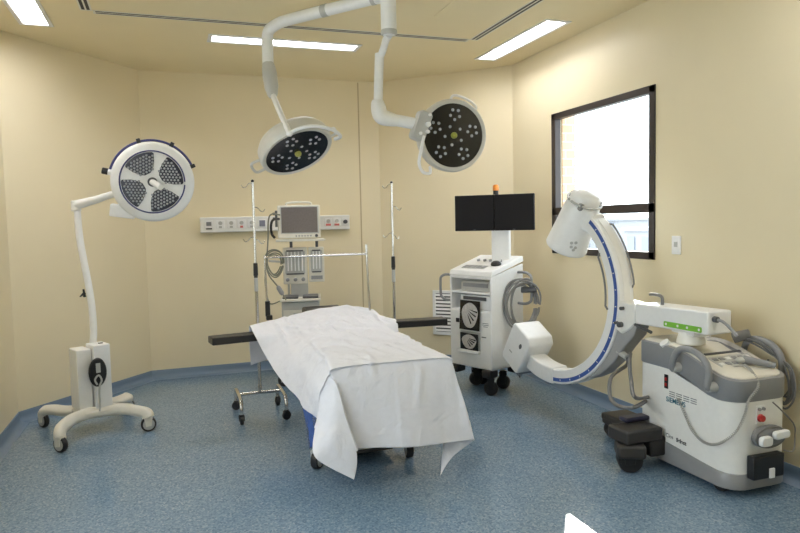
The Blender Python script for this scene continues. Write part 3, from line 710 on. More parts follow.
G = np.array([[tuple(p) for p in r] for r in G])
def cr(A, n):
    N = A.shape[0]; out = []
    for i in range(N-1):
        a, b, c, d_ = A[max(i-1, 0)], A[i], A[i+1], A[min(i+2, N-1)]
        for k in range(n):
            t_ = k/n
            out.append(.5*(2*b + (c-a)*t_ + (2*a-5*b+4*c-d_)*t_**2 + (3*b-a-3*c+d_)*t_**3))
    out.append(A[-1]); return np.array(out)
S = cr(G, 15); S = np.swapaxes(cr(np.swapaxes(S, 0, 1), 14), 0, 1)
ni, nj = S.shape[:2]
du = np.gradient(S, axis=1); dv = np.gradient(S, axis=0); nn = np.cross(du, dv); nn /= (np.linalg.norm(nn, axis=2, keepdims=True)+1e-9)
up = nn[:, nj//2, 2].mean(); nn = nn if up > 0 else -nn
rs = np.random.RandomState(5); disp = np.zeros((ni, nj))
X, Y_, Z_ = S[..., 0], S[..., 1], S[..., 2]
top = Z_ > .70
foot = (Y_ < 3.70)*np.clip((.715-Z_)/.07, 0, 1)
wtop = np.clip((Z_-.60)/.12, 0, 1)
for k in range(90):                                   # soft creases left by folding and by the hidden padding
    cx, cy = rs.uniform(.75, 1.6), rs.uniform(3.75, 5.3); an = rs.normal(-.75, .55); L_ = rs.uniform(.08, .30); wd = rs.uniform(.009, .020); am = rs.uniform(-.008, .013)*(1 if cy > 4.3 else .55)
    a_ = (X-cx)*math.cos(an) + (Y_-cy)*math.sin(an); b_ = -(X-cx)*math.sin(an) + (Y_-cy)*math.cos(an)
    disp += 2.2*am*np.exp(-(b_/wd)**2)*np.exp(-(a_/L_)**2)*wtop
# long diagonal ridge from the raised head end towards the foot
for (x0, y0, x1, y1, wd, am) in ((1.0, 5.15, 1.38, 3.75, .035, .024), (1.18, 5.2, 1.52, 4.1, .03, .022), (.80, 5.2, 1.0, 4.6, .028, .018), (1.32, 4.3, 1.45, 3.68, .022, .016), (1.05, 5.3, 1.55, 4.75, .022, .016), (.95, 4.9, 1.15, 4.0, .02, .012), (1.3, 5.25, 1.6, 4.9, .018, .014)):
    L2 = math.hypot(x1-x0, y1-y0); ux, uy = (x1-x0)/L2, (y1-y0)/L2
    a_ = ((X-x0)*ux+(Y_-y0)*uy)/L2; b_ = -(X-x0)*uy+(Y_-y0)*ux
    disp += am*np.exp(-(b_/wd)**2)*np.clip(np.sin(np.clip(a_, 0, 1)*PI), 0, 1)**.6*wtop
# foot hang: ironed fold lines and soft vertical waves
disp += foot*(.004*np.exp(-((X-1.235)/.008)**2) + .003*np.exp(-((X-1.02)/.007)**2) - .004*np.exp(-((Z_-.36)/.007)**2)*(X > 1.0))
disp += foot*(.008*np.sin((X-.9)*17+Z_*3)*np.clip((.73-Z_)/.45, 0, 1) + .010*np.exp(-((X-1.40+(.73-Z_)*.22)/.018)**2)*np.clip((Z_-.40)/.25, 0, 1)*(X > .95))
side = (X < .92) & (Z_ < .72) & (Y_ > 3.75)
disp += side*(.010*np.sin(Y_*9+Z_*7) + .006*np.sin(Y_*17-Z_*11))*np.clip((.74-Z_)/.2, 0, 1)
disp += .0018*np.sin(X*41+Y_*23)*np.sin(Y_*37-X*19)
S = S + nn*disp[..., None]
m = MB(); vs = [[m.v(S[i, j]) for j in range(nj)] for i in range(ni)]
for i in range(ni-1):
    for j in range(nj-1): m.f([vs[i][j], vs[i][j+1], vs[i+1][j+1], vs[i+1][j]])
dr = m.build('surgical_sheet', M['cloth'], ang=180, solid=.0022)
prop(dr, 'rumpled white cotton sheet covering the operating table, its corners hanging', 'sheet')
# blue plastic under the sheet on the left
m = MB(); R = []
hy, hx, hz = [p.y for p in hemL[::-1]], [p.x for p in hemL[::-1]], [p.z for p in hemL[::-1]]
for k in range(41):
    y = 3.80 + k*.029; bagk = 1 - sstep_(y, 4.16, 4.26)
    x0 = float(np.interp(y, hy, hx)) + .012 + .012*bagk; zh = float(np.interp(y, hy, hz)) - .034
    zb = zh + (.125 + .02*math.sin(k*.9) - zh)*bagk
    rw = []
    for i in range(13):
        q = i/12; zz = zh+.12+(zb-zh-.12)*q
        rw.append((x0 + .010*math.sin(k*.7+q*4)*q*bagk + .015 + .85*max(0, zz-zh), y, zz))
    R.append(rw)
m.loft(R, False, False, closed=False); o = m.build('plastic_sheet', M['bag'], solid=.002, ang=60)
prop(o, 'blue plastic sheet hanging below the left side of the white sheet', 'plastic sheet')
# anaesthesia screen frame
DS = 5.5; a, b = at(264.5, 257.5, DS+.08), at(366, 253.8, DS-.06)
t = thing('anesthesia_screen', 'thin chrome anaesthesia screen bar spanning the head of the draped table', 'screen frame', (a+b)/2 - V((0, 0, .5)))
m = MB(); m.tube([a, b], .009, 10); m.build('crossbar', M['chrome'], t)
m = MB(); m.tube([a + V((0, 0, .02)), V((a.x+.01, a.y, .72))], .009, 10); m.build('post', M['chrome'], t)
m = MB(); q = at(366, 244.5, DS-.06); m.tube([q, V((q.x+.02, q.y-.01, .70))], .009, 10); m.build('post', M['chrome'], t)
q = V((a.x+.012, a.y, at(267, 311, DS+.08).z)); m = MB(); m.cyl(q - V((0, 0, .05)), q + V((0, 0, .08)), .021, n=14); m.box(q - V((-.01, 0, .06)), (.05, .05, .04)); m.build('clamp', M['black'], t, bevel=.004)

# ------------------------------------------------------------------ monitor cart
CF_ = V((2.637, 5.165, 0)); rd = V((.36, -.933, 0)).normalized(); bd = V((-rd.y, rd.x, 0)); W, DP = .515, .43
org = CF_ - rd*(W/2); rz = math.atan2(rd.y, rd.x)
t = thing('monitor_cart', 'white X-ray monitor cart with twin black screens in the right back corner', 'monitor cart', org, rz); T = FR[t.name]
# local: x right (seen from its front), y back
m = MB(T); th = .022; hw = W/2
m.box((0, DP/2, .245), (W, DP, .03)); m.box((0, DP-.011, .65), (W, .022, .82))
for sx in (-1, 1):
    m.loft([[(sx*hw, 0, .23), (sx*hw, DP, .23), (sx*hw, DP, 1.155), (sx*hw, 0, 1.055)], [(sx*(hw-th), 0, .23), (sx*(hw-th), DP, .23), (sx*(hw-th), DP, 1.155), (sx*(hw-th), 0, 1.055)]])
m.box((0, DP/2, .905), (W-.02, DP-.01, .022)); m.box((0, DP/2, .74), (W-.02, DP-.01, .02)); m.box((0, .01, 1.045), (W-.02, .02, .026))
m.build('cabinet', M['white'], t, bevel=.006)
m = MB(T); m.loft([[(-hw-.004, -.004, 1.058), (hw+.004, -.004, 1.058), (hw+.004, DP+.004, 1.175), (-hw-.004, DP+.004, 1.175)], [(-hw, .01, 1.105), (hw, .01, 1.105), (hw, DP, 1.225), (-hw, DP, 1.225)]]); m.build('top_panel', M['white'], t, bevel=.006)
sl = math.atan2(.12, DP-.01); tp = lambda x, y, h=0: V((x, y, 1.105 + (y-.01)*math.tan(sl) + h))
tm = Matrix.Rotation(sl, 3, 'X')
m = MB(T); m.box(tp(-.03, .10, .003), (.27, .075, .006), tm); m.build('control_panel', M['pgrey'], t)
for k in range(5):
    m = MB(T); m.box(tp(-.14+k*.055, .10, .007), (.04, .05, .004), tm); m.build('key', M['grey'], t)
for x in (-.13, -.05, .02):
    m = MB(T); m.cyl(tp(x, .26, 0), tp(x, .255, .018), .016, n=12); m.build('knob', M['grey'], t)
m = MB(T); m.box((0, .008, .49), (W-.03, .022, .50)); fp = m.build('front_panel', M['plast'], t, bevel=.004)
m = MB(T); m.box((-.155, -.006, .645), (.038, .01, .038)); m.build('button', M['black'], t)
m = MB(T); m.box((.165, -.005, .52), (.05, .006, .008)); m.build('slot', M['dgrey'], t)
for k, (w_, z) in enumerate(((.07, .645), (.075, .63), (.05, .615))):
    m = MB(T); m.box((.185, -.0045, z), (w_, .002, .005)); m.build('print_line', M['ink'], t)
m = MB(T); m.box((.0, -.024, .375), (.25, .045, .028)); m.build('print_tray', M['white'], t, bevel=.006)
m = MB(T); m.box((.0, -.003, .46), (.245, .012, .19)); m.build('print_recess', M['pgrey'], t, bevel=.003)
# devices in the bays
m = MB(T); m.box((.02, .19, .962), (.36, .28, .09)); rb = m.build('recorder', M['pgrey'], t, bevel=.006)
m = MB(T); m.box((.02, .047, .972), (.30, .006, .035)); m.build('recorder_slot', M['grey'], rb)
m = MB(T); m.box((.03, .16, .817), (.36, .26, .13)); pb = m.build('printer', M['white'], t, bevel=.008)
m = MB(T); m.box((.03, .028, .855), (.28, .008, .03)); m.build('printer_slot', M['dgrey'], pb)
# monitors
ML, MR = at(455, 213, 6.12), at(534.5, 212, 5.86); mc = (ML+MR)/2; md = MR-ML; md.z = 0; mw = md.length/2; md.normalize(); mn = V((md.y, -md.x, 0))
pc = org + bd*(.22) + rd*.06
pc = V((mc.x, mc.y, 0)) - mn*.085 + md*.045
m = MB(); m.prism(rrect(.17, .07, .015, 3), 1.12, 1.64, frame(pc, (0, 0, 1), md)); m.build('screen_post', M['white'], t)
for sx in (-1, 1):
    yaw = -sx*math.radians(4)
    dd = Matrix.Rotation(yaw, 3, 'Z') @ md; nn_ = V((dd.y, -dd.x, 0)); c = V((mc.x, mc.y, 1.622)) + md*(sx*mw/2) - mn*.01
    fm_ = Matrix((dd, V((0, 0, 1)), nn_)).transposed().to_4x4(); fm_.translation = c
    m = MB(fm_); m.box((0, 0, -.01), (mw-.002, .325, .04)); m.box((0, 0, -.045), (mw*.7, .22, .04)); so = m.build('screen', M['screen'], t, bevel=.006)
    m = MB(fm_); m.box((0, .006, .0105), (mw-.036, .28, .003)); m.build('display', M['screen'], so)
    m = MB(fm_); m.box((mw*.0, -.153, .011), (.02, .006, .003)); m.build('power_light', M['dgrey'], so)
bc = V((mc.x, mc.y, 1.785)) - mn*.02 + md*.015
m = MB(); m.lathe([(.024, 0), (.024, .035)], Matrix.Translation(bc), 16); be = m.build('beacon_base', M['black'], t)
m = MB(); m.lathe([(.027, .035), (.028, .04), (.027, .075), (.018, .088), (0, .09)], Matrix.Translation(bc), 18); m.build('beacon', M['orange'], be)
# side handles
def dh(sx, y0, z1, z0, out):
    x = sx*hw; m = MB(T)
    m.tube(smooth([(x-sx*.01, y0, z1), (x+sx*out*.55, y0, z1), (x+sx*out*.93, y0, z1-.025), (x+sx*out, y0, z1-.07), (x+sx*out, y0, z0+.07), (x+sx*out*.93, y0, z0+.025), (x+sx*out*.55, y0, z0), (x-sx*.01, y0, z0)], 5), .0125, 12)
    m.build('side_handle', M['grey'], t)
dh(-1, .03, 1.055, .82, .155); dh(1, .36, 1.08, .80, .15)
for x, y, a in ((.20, .04, .8), (-.15, .22, 1.0), (.12, .30, .6), (-.13, .30, .4)):
    caster(t, T @ V((x, y, 0)), .062, .06, M['black'], rz + a, top=.17)
for x in (-.2, .2):
    m = MB(T); m.box((x, .03, .195), (.10, .12, .07)); m.build('bumper', M['black'], t, bevel=.015, seg=3)
    m = MB(T); m.box((x, .36, .195), (.09, .10, .07)); m.build('bumper', M['black'], t, bevel=.015, seg=3)
mp_ = T @ tp(.165, .17, .003)
m = MB(Matrix.Translation(mp_) @ Matrix.Rotation(rz, 4, 'Z') @ Matrix.Rotation(sl, 4, 'X')); m.lathe([(.052, .0), (.054, .008), (.048, .022), (.03, .034), (0, .038)], Matrix.Diagonal((1, .72, 1, 1)), 24)
m.mi = 1; m.tube(smooth([(0, .036, .012), (.0, .08, .006), (-.04, .12, .004), (-.05, .16, .004)], 5), .003, 6)
o = m.build('computer_mouse', [M['black'], M['black']]); prop(o, 'black oval mouse on the sloped top of the monitor cart', 'mouse')
# films
def film(zc, w_, h_, lean, label, tx):
    fo_ = Matrix.Translation(V((tx, -.022, zc))) @ Matrix.Rotation(PI/2 + lean, 4, 'X')
    f = thing('xray_print', label, 'X-ray print', T @ V((tx, -.022, zc-h_/2)), rz, 'X-ray prints on the monitor cart')
    TT = T @ fo_
    m = MB(TT); m.box((0, 0, 0), (w_, h_, .0015)); m.build('sheet', M['film'], f)
    m = MB(TT); pts = [(.40*w_*math.cos(a)*(1+.08*math.sin(3*a)), .43*h_*math.sin(a), .0012) for a in [2*PI*i/28 for i in range(28)]]
    m.f(m.ring(pts)); m.build('exposed_area', M['bone'], f)
    for k in range(4):
        a = math.radians(-62 + k*17); dd_ = V((math.cos(a), math.sin(a), 0)); p = V((-dd_.y, dd_.x, 0))
        b0 = V((-.10*w_ + .035*w_*k, .02*h_ + .055*h_*k, .0016)); e_ = b0 + V((dd_.x*.36*w_*1.05, dd_.y*.34*h_, 0))
        m = MB(TT); m.f(m.ring([b0 + p*.002, b0 - p*.002, e_ - p*.0075, e_ + p*.0075])); m.build('finger_gap', M['film'], f)
film(.705, .245, .265, -.06, 'larger X-ray print of a hand hanging from the cart printer', .012)
film(.465, .22, .15, 0, 'smaller X-ray print of a hand in the lower slot of the monitor cart', .0)
# cable coil on the right handle
cc = T @ V((hw+.10, .29, .80))
t = thing('power_cable', 'grey cable coiled over the right handle of the monitor cart', 'cable', cc)
m = MB(); wv = (rd*.55 + bd*.83).normalized()
for k in range(7):
    a_ = .135+.026*math.sin(k*2.3); b_ = .20+.032*math.sin(k*1.3+1); o_ = V((0, 0, .02*math.sin(k*3.1))) + wv*(.012*math.cos(k*2.7)) + rd*(.05*(k/6-.5)) 
    m.tube([cc + o_ + wv*(a_*math.cos(q)*(1+.05*math.sin(2*q+k))) + V((0, 0, b_*math.sin(q))) + rd*(.018*math.sin(q*2+k)) for q in [2*PI*i/34 for i in range(34)]], .0085, 8, closed=True)
m.build('coil', M['cable'], t)
pl_ = cc + V((0, 0, .13)) + wv*.04
m = MB(); m.cyl(pl_ - rd*.02 - wv*.03, pl_ + rd*.05 + wv*.05, .028, .022, 14); m.build('plug', M['dgrey'], t, bevel=.004)
m = MB(); q = cc + V((0, 0, -.18)) - wv*.02; m.tube(smooth([q, q + V((0, 0, -.06)) + wv*.06, q + V((0, .03, -.18)) + wv*.03, q + V((0, .08, -.32)), q + V((.05, .1, -.50))], 6), .011, 8); m.build('tail', M['cable'], t)

# ------------------------------------------------------------------ C-arm X-ray machine
t = thing('c_arm_xray_machine', 'white mobile C-arm X-ray machine with blue striped arc along the right wall', 'X-ray machine', (3.05, 3.1, 0))
BX0, BX1, BY0, BY1 = 2.84, 3.262, 2.735, 3.495
def plan(o=0, n=7): return rrect(BX1-BX0+2*o, BY1-BY0+2*o, [.05, .05, .11, .11], n, (BX0+BX1)/2, (BY0+BY1)/2)
def dens(P, k=4):
    out = []
    for i in range(len(P)):
        a, b = V(P[i]), V(P[(i+1) % len(P)])
        kk = k*2 if i % 8 == 7 else 1
        for q in range(kk): out.append(tuple(a.lerp(b, q/kk)))
    return out
def sstep(x, a, b): u = min(1, max(0, (x-a)/(b-a))); return u*u*(3-2*u)
zl = lambda y: .537 + (.632-.537)*sstep(y, 2.84, 3.22)
zu = lambda y: .648 + (.762-.648)*sstep(y, 2.72, 3.22)*1.0
zs = lambda y: .125 + .045*sstep(y, 2.75, 3.4)
def ringz(P, fz): return [(x, y, fz(y)) for x, y in P]
P = dens(plan(0)); Po = dens(plan(.005)); Pi = dens(plan(-.012)); Pt = dens(plan(-.035))
m = MB(); m.loft([ringz(P, lambda y: .05), ringz(P, lambda y: .2), ringz(P, lambda y: .35), ringz(P, zl)]); m.build('body_panel', M['plast'], t)
m = MB(); m.loft([ringz(Pi, lambda y: .035), ringz(Po, lambda y: .045), ringz(Po, zs), ringz(P, lambda y: zs(y)+.006)]); m.build('skirt', M['grey'], t, ang=50)
m = MB(); m.loft([ringz(P, lambda y: zl(y)-.006), ringz(Po, zl), ringz(Po, zu), ringz(Pi, lambda y: zu(y)+.006)]); m.build('top_band', M['grey'], t, ang=50)
m = MB(); m.loft([ringz(Pi, lambda y: zu(y)), ringz(Pi, lambda y: zu(y)+.012), ringz(Pt, lambda y: zu(y)+.024)]); m.build('lid', M['cream'], t, ang=60)
lt = lambda x, y, h=0: V((x, y, zu(y)+.024+h))
def onlid(x, y, w_, d_, h_, mt, nm, up=.0):
    s0 = (zu(y+.02)-zu(y-.02))/.04; m = MB(); m.box(lt(x, y, up), (w_, d_, h_), Matrix.Rotation(math.atan(s0), 3, 'X')); m.build(nm, mt, t, bevel=.0015)
onlid(3.05, 3.02, .27, .018, .006, M['dgrey'], 'display_strip')
onlid(3.05, 2.93, .30, .12, .004, M['pgrey'], 'keypad')
for k in range(6):
    for q in range(2): onlid(2.93+k*.047, 2.905+q*.05, .032, .026, .006, M['grey'] if (k+q) % 3 else M['paper'], 'key', .003)
# side detail
sx = BX0-.0012
m = MB(); m.box((sx, 3.245, .545), (.006, .03, .085)); sw = m.build('switch_panel', M['black'], t)
m = MB(); m.box((sx-.004, 3.245, .56), (.006, .016, .018)); m.box((sx-.004, 3.245, .527), (.006, .016, .018)); m.build('breaker', M['red'], sw)
for k in range(4):
    for q in range(3):
        yy = 3.195 - k*.058; zz = .490 - q*.013 + (.0)
        m = MB(); m.box((sx, yy, zz), (.002, .046, .004)); m.build('print_line', M['ink'], t)
tm_ = Matrix((V((0, -1, 0)), V((0, 0, 1)), V((-1, 0, 0)))).transposed().to_4x4()
a_ = tm_.copy(); a_.translation = V((sx-.0005, 3.165, .437)); text('SIEMENS', .043, a_, M['teal'], t, bold=.0005)
a_ = tm_.copy(); a_.translation = V((sx-.0005, 3.215, .212)); text('Cios', .034, a_, M['ink'], t)
a_ = tm_.copy(); a_.translation = V((sx-.0005, 3.118, .207)); text('Select', .034, a_, M['dgrey'], t, bold=.0012)
# bow handles
def bow(X, pts, s):
    m = MB(); m.tube(smooth([V((BX0 if s < 0 else BX1, pts[0][0], pts[0][1]))] + [V((X, y, z)) for y, z in pts] + [V((BX0 if s < 0 else BX1, pts[-1][0], pts[-1][1]))], 6), .0185, 14); h = m.build('push_handle', M['grey'], t)
    for y, z in (pts[0], pts[-1]):
        m = MB(); m.cyl((X, y, z), (BX0-.002 if s < 0 else BX1+.002, y, z), .024, .03, 16); m.build('handle_mount', M['pgrey'], h, bevel=.004)
hp_ = [at_x(x, y, 2.785) for x, y in ((672, 368), (676, 353), (684, 348.5), (697, 353), (706, 363), (709, 374), (707.5, 388))]
bow(2.785, [(p.y, p.z) for p in hp_], -1); bow(3.318, [(p.y, p.z+.015) for p in hp_], 1)
# rear detail
ry = BY0-.001
m = MB(); m.cyl((3.025, ry, .437), (3.025, ry-.012, .437), .022, n=18); m.cyl((3.025, ry-.012, .437), (3.025, ry-.026, .437), .018, n=18); m.build('emergency_button', M['red'], t, bevel=.003)
m = MB(); m.box((3.03, ry, .455), (.06, .006, .10)); m.build('button_plate', M['white'], t, bevel=.002)
for x in (3.015, 3.045):
    m = MB(); m.cyl((x, ry-.002, .487), (x, ry-.014, .487), .009, n=10); m.build('indicator', M['grey'], t)
m = MB(); m.prism(rrect(.20, .10, .045, 5), 0, .04, frame((3.065, ry, .335), (0, -1, 0), (1, 0, 0))); hk = m.build('cable_cleat', M['grey'], t, bevel=.006)
m = MB(); m.prism(rrect(.08, .055, .02, 4), .045, .075, frame((3.005, ry, .325), (0, -1, 0), (1, 0, 0))); m.prism(rrect(.11, .045, .02, 4), .045, .075, frame((3.115, ry, .350), (0, -1, 0), (1, -.0, .05))); m.build('cleat_cap', M['white'], hk, bevel=.008, seg=3)
for k in range(3):
    m = MB(); m.tube([V((3.065 + .106*math.cos(q), ry-.015-.010*k, .335+.055*math.sin(q))) for q in [2*PI*i/30 for i in range(30)]], .0075, 8, closed=True); m.build('cord_loop', M['hose'], hk)
m = MB(); m.box((3.045, ry-.025, .175), (.22, .05, .13)); m.build('pocket', M['black'], t, bevel=.008)
m = MB(); m.box((3.06, ry-.054, .14), (.035, .01, .055)); m.build('pocket_clip', M['white'], t, bevel=.003)
# front legs and casters
m = MB(); m.box((2.68, 3.335, .222), (.27, .19, .085)); m.box((2.79, 3.335, .14), (.12, .17, .12)); m.build('leg', M['legs'], t, bevel=.015, seg=3)
m = MB(); m.box((2.75, 3.43, .278), (.18, .08, .03)); m.build('foot_brake', M['darknavy'], t, bevel=.01)
m = MB(); m.box((2.97, 3.70, .145), (.22, .46, .05)); m.box((2.92, 3.86, .12), (.12, .12, .05)); m.build('leg', M['legs'], t, bevel=.015, seg=3)
for (x, y, a) in ((2.61, 3.30, -.5), (2.92, 3.88, -.4)):
    caster(t, (x, y, 0), (.075 if x < 2.8 else .05), .10, M['black'], a, M['black'], top=.17 if x < 2.8 else .118)
m = MB(); m.box((2.615, 3.30, .135), (.17, .15, .085), Matrix.Rotation(-.5, 3, 'Z')); m.build('wheel_cover', M['legs'], t, bevel=.02, seg=3)
for x in (2.90, 3.19):
    m = MB(); m.lathe([(.0, -.03), (.05, -.03), (.055, -.02), (.055, .02), (.05, .03), (0, .03)], frame((x, 2.86, .055), (1, 0, 0)), 20); m.build('wheel', M['rubber'], t)
# horizontal arm
AZ = math.radians(-7.3); u = V((math.sin(AZ), math.cos(AZ), 0)); n = V((-math.cos(AZ), math.sin(AZ), 0)); UP = V((0, 0, 1))
R0 = at(708, 312, 3.80); R1 = at(635, 303.5, 4.36)
aw = .185
ax = (R1-R0); ax_h = V((ax.x, ax.y, 0)).normalized(); AL = V((ax.x, ax.y, 0)).length
side_n = V((ax_h.y, -ax_h.x, 0))                     # towards the wall
m = MB(); hN, hF = .138, .135
def sec(p, hh, k=1): 
    return [p, p + side_n*aw, p + side_n*aw - UP*hh, p - UP*hh]
m.loft([sec(R0, hN), sec(R0.lerp(R1, .5), (hN+hF)/2), sec(R1, hF)]); m.build('horizontal_arm', M['white'], t, bevel=.012, seg=3)
fl = Matrix((-ax_h, UP, -side_n)).transposed().to_4x4()
gl = at(680, 327, 3.98); gl = R0 + ax_h*((gl-R0).dot(ax_h)); gl.z = at(680, 327, 3.98).z
fl.translation = gl - side_n*.001
m = MB(fl); m.prism(rrect(.30, .033, .008, 3), 0, .002); gb = m.build('green_label', M['green'], t)
for x in (-.13, -.035, .04, .13):
    m = MB(fl); m.lathe([(.008, .002), (.008, .003)], Matrix.Translation(V((x, 0, 0))), 12); m.build('label_dot', M['paper'], gb)
tc_ = R0.lerp(R1, .36) + side_n*aw*.5; 
m = MB(); m.lathe([(.085, .775), (.082, .80), (.072, .83), (.07, tc_.z-.12)], Matrix.Translation(V((tc_.x, tc_.y, 0))), 32); m.box((tc_.x, tc_.y, tc_.z-.135), (.12, .22, .05), Matrix.Rotation(AZ, 3, 'Z')); m.build('turret', M['plast'], t, bevel=.005)
m = MB(); q = at_x(668, 350, 2.87); m.tube(smooth([q + V((0, 0, -.05)), q, q + V((-.01, .0, .03)), q + V((-.03, .0, .05))], 4), .02, sq=(.02, .03)); m.build('brake_lever', M['white'], t)
e = R0 + side_n*.045 - UP*.045
m = MB(); m.cyl(e, e - ax_h*.03, .018, n=14); m.build('arm_knob', M['dgrey'], t, bevel=.003)
m = MB(); m.tube(smooth([e, e - ax_h*.06 - UP*.005, e - ax_h*.12 - UP*.04, e - ax_h*.16 - UP*.075], 5), [.009]*16, 8); m.build('arm_lever', M['grey'], t)
e = R1 - ax_h*.17 + side_n*.07
m = MB(); m.tube(smooth([e - UP*.01, e + UP*.045, e + UP*.062 + ax_h*.02, e + UP*.066 + ax_h*.07, e + UP*.062 + ax_h*.11], 5), .0105, 10); m.build('brake_lever', M['hose'], t)
e = R1 - UP*.14 - ax_h*.05
m = MB(); m.tube([e + ax_h*.05, e - ax_h*.10 - UP*.03], .010, 10); m.build('brake_lever', M['dgrey'], t)
# the C arc in the plane through CP spanned by u and up, n towards the room
CP = V((2.9, 3.63, 0)); S0, Zc = .844, .993
WC = .135
def cp(s, z, off=0): return CP + u*s + UP*z + n*off
def pol(r, a, off=0): return cp(S0 + r*math.cos(a), Zc + r*math.sin(a), off)
def arc(r0, r1, a0, a1, o0, o1, name, mt, parent=t, N=48, bevel=0, lab=None):
    m = MB(); R = []
    for i in range(N+1):
        a = math.radians(a0 + (a1-a0)*i/N); R.append([pol(r0, a, o0), pol(r1, a, o0), pol(r1, a, o1), pol(r0, a, o1)])
    m.loft(R); return m.build(name, mt, parent, bevel=bevel)
carc = arc(.612, .722, 127, 291, 0, -WC, 'c_arc', M['white'], N=64, bevel=.008)
arc(.676, .704, 129, 268, .0015, -.002, 'blue_scale', M['blue'], carc, 60)
for k in range(14):
    a = 136 + k*9.6; arc(.684, .696, a, a+.5, .003, .0, 'scale_mark', M['paper'], carc, 1)
arc(.724, .727, 131, 255, -.04, -WC+.04, 'rim_groove', M['plast'], carc, 40)
m = MB(); m.tube([pol(.602 if 0 < k < 20 else .625, math.radians(150+k*1.85), .010) for k in range(21)], .007, 8); m.build('grab_rail', M['hose'], carc)
m = MB(); m.tube([pol(.738 if 0 < k < 20 else .718, math.radians(134+k*2.0), -WC+.01) for k in range(21)], .0065, 8); m.build('grab_rail', M['hose'], carc)
rim = lambda r, a: (S0 + r*math.cos(math.radians(a)), Zc + r*math.sin(math.radians(a)))
pts = [rim(.7225, 190 + 46*i/12) for i in range(13)] + [rim(.742, 235), rim(.77, 226), rim(.795, 214), rim(.82, 204), (-.0, .76), (-.03, .84), (.02, .86)]
m = MB(); m.loft([[cp(s, z, -.006) for s, z in pts], [cp(s, z, -WC+.006) for s, z in pts]]); m.build('carriage_housing', M['mgrey'], t, bevel=.012, seg=3)
pts = [rim(.7225, 180.5 + 16*i/6) for i in range(7)] + [(.10, .76), (.03, .80), (-.02, .845), (-.02, .975), (.03, .978), (.10, .985)]
m = MB(); m.loft([[cp(s, z, .006) for s, z in pts], [cp(s, z, -WC-.006) for s, z in pts]]); m.build('carriage_block', M['plast'], t, bevel=.012, seg=3)
for r, a, rr in ((.765, 184, .012), (.765, 192.5, .019), (.728, 192.5, .010)):
    p = pol(r, math.radians(a), .0); m = MB(); m.cyl(p, p + n*.035, rr, n=14); m.build('lock_knob', M['dgrey'], t, bevel=.003)
g = pol(.80, math.radians(207), -.03); m = MB(); m.cyl(g + u*.03, g - u*.05 - UP*.03, .026, .02, 14); m.build('cable_gland', M['pgrey'], t, bevel=.004)
g2 = g - u*.05 - UP*.03
m = MB(); m.tube(smooth([g2 + u*.01, g2 - UP*.05, at(612, 376, 4.30), at(609.5, 392, 4.25), at(613, 402, 4.2), at(622, 407, 4.12), at(635, 407, 4.02), V((2.96, 3.52, .36)), V((2.99, 3.46, .36))], 6), .0125, 10); m.build('hose', M['hose'], t)
m = MB(); m.tube(smooth([g2 + UP*.03 - u*.03, at(629.5, 362, 4.2), at(631, 380, 4.15), at(636, 398, 4.05), V((3.02, 3.52, .38)), V((3.03, 3.46, .38))], 6), .012, 10); m.build('hose', M['hose'], t)
# image intensifier
da = V((0, 0, 0)) + u*.515 - UP*.857; da.normalize(); pe = (u*.857 + UP*.515).normalized()
off = -WC/2
def onp(x, y, o): dd = ray(x, y); return CO + dd*((cp(0, 0, o)-CO).dot(n)/dd.dot(n))
TB, TT_ = onp(566, 247, off), onp(586, 205, off)
axl = (TT_-TB); axl = -da*(axl.dot(-da)); TT_ = TB + axl
fmT = frame(TB, axl, n); Lh = axl.length
m = MB(fmT); m.lathe([(.0, -.004), (.12, -.004), (.155, .0), (.160, .012), (.157, .03), (.128, Lh*.96), (.122, Lh), (0, Lh)], None, 40); ii = m.build('image_intensifier', M['white'], t, ang=40)
m = MB(fmT); m.lathe([(.112, Lh-.005), (.112, Lh+.055), (.095, Lh+.085), (.04, Lh+.10), (0, Lh+.102)], None, 32); m.build('cap', M['white'], ii, ang=50)
m = MB(fmT); m.torus(Matrix.Translation(V((0, 0, Lh+.02))), .128, .0085, 36, 8); m.build('grab_ring', M['pgrey'], ii)
for a in (40, 160, 280):
    p = V((.12*math.cos(math.radians(a)), .12*math.sin(math.radians(a)), Lh+.01)); m = MB(fmT); m.box(p, (.03, .03, .05)); m.build('ring_bracket', M['grey'], ii, bevel=.004)
# mount between intensifier and arc end
mt0 = pol(.665, math.radians(128), off)
m = MB(); fmM = frame((TB + axl*.72).lerp(mt0, .62), (mt0 - (TB + axl*.72)), n); m.prism(rrect(.12, .15, .03, 4), -.12, .10, fmM); m.build('tube_mount', M['white'], t, bevel=.008)
lf = fmT.inverted() @ onp(581, 241, .08); aa = math.atan2(lf.y, lf.x)
for k, (dz, da_) in enumerate(((.075, -.05), (.075, .16), (.115, .1), (.055, .10), (.105, -.10))):
    zz = dz + .01; rr = .157 - .029*zz/(Lh*.96)
    p = V((rr*math.cos(aa+da_), rr*math.sin(aa+da_), zz)); m = MB(fmT); m.cyl(p*1.0, p + V((math.cos(aa+da_), math.sin(aa+da_), 0))*.004, .012, n=12); m.build('button', M['pgrey'], ii)
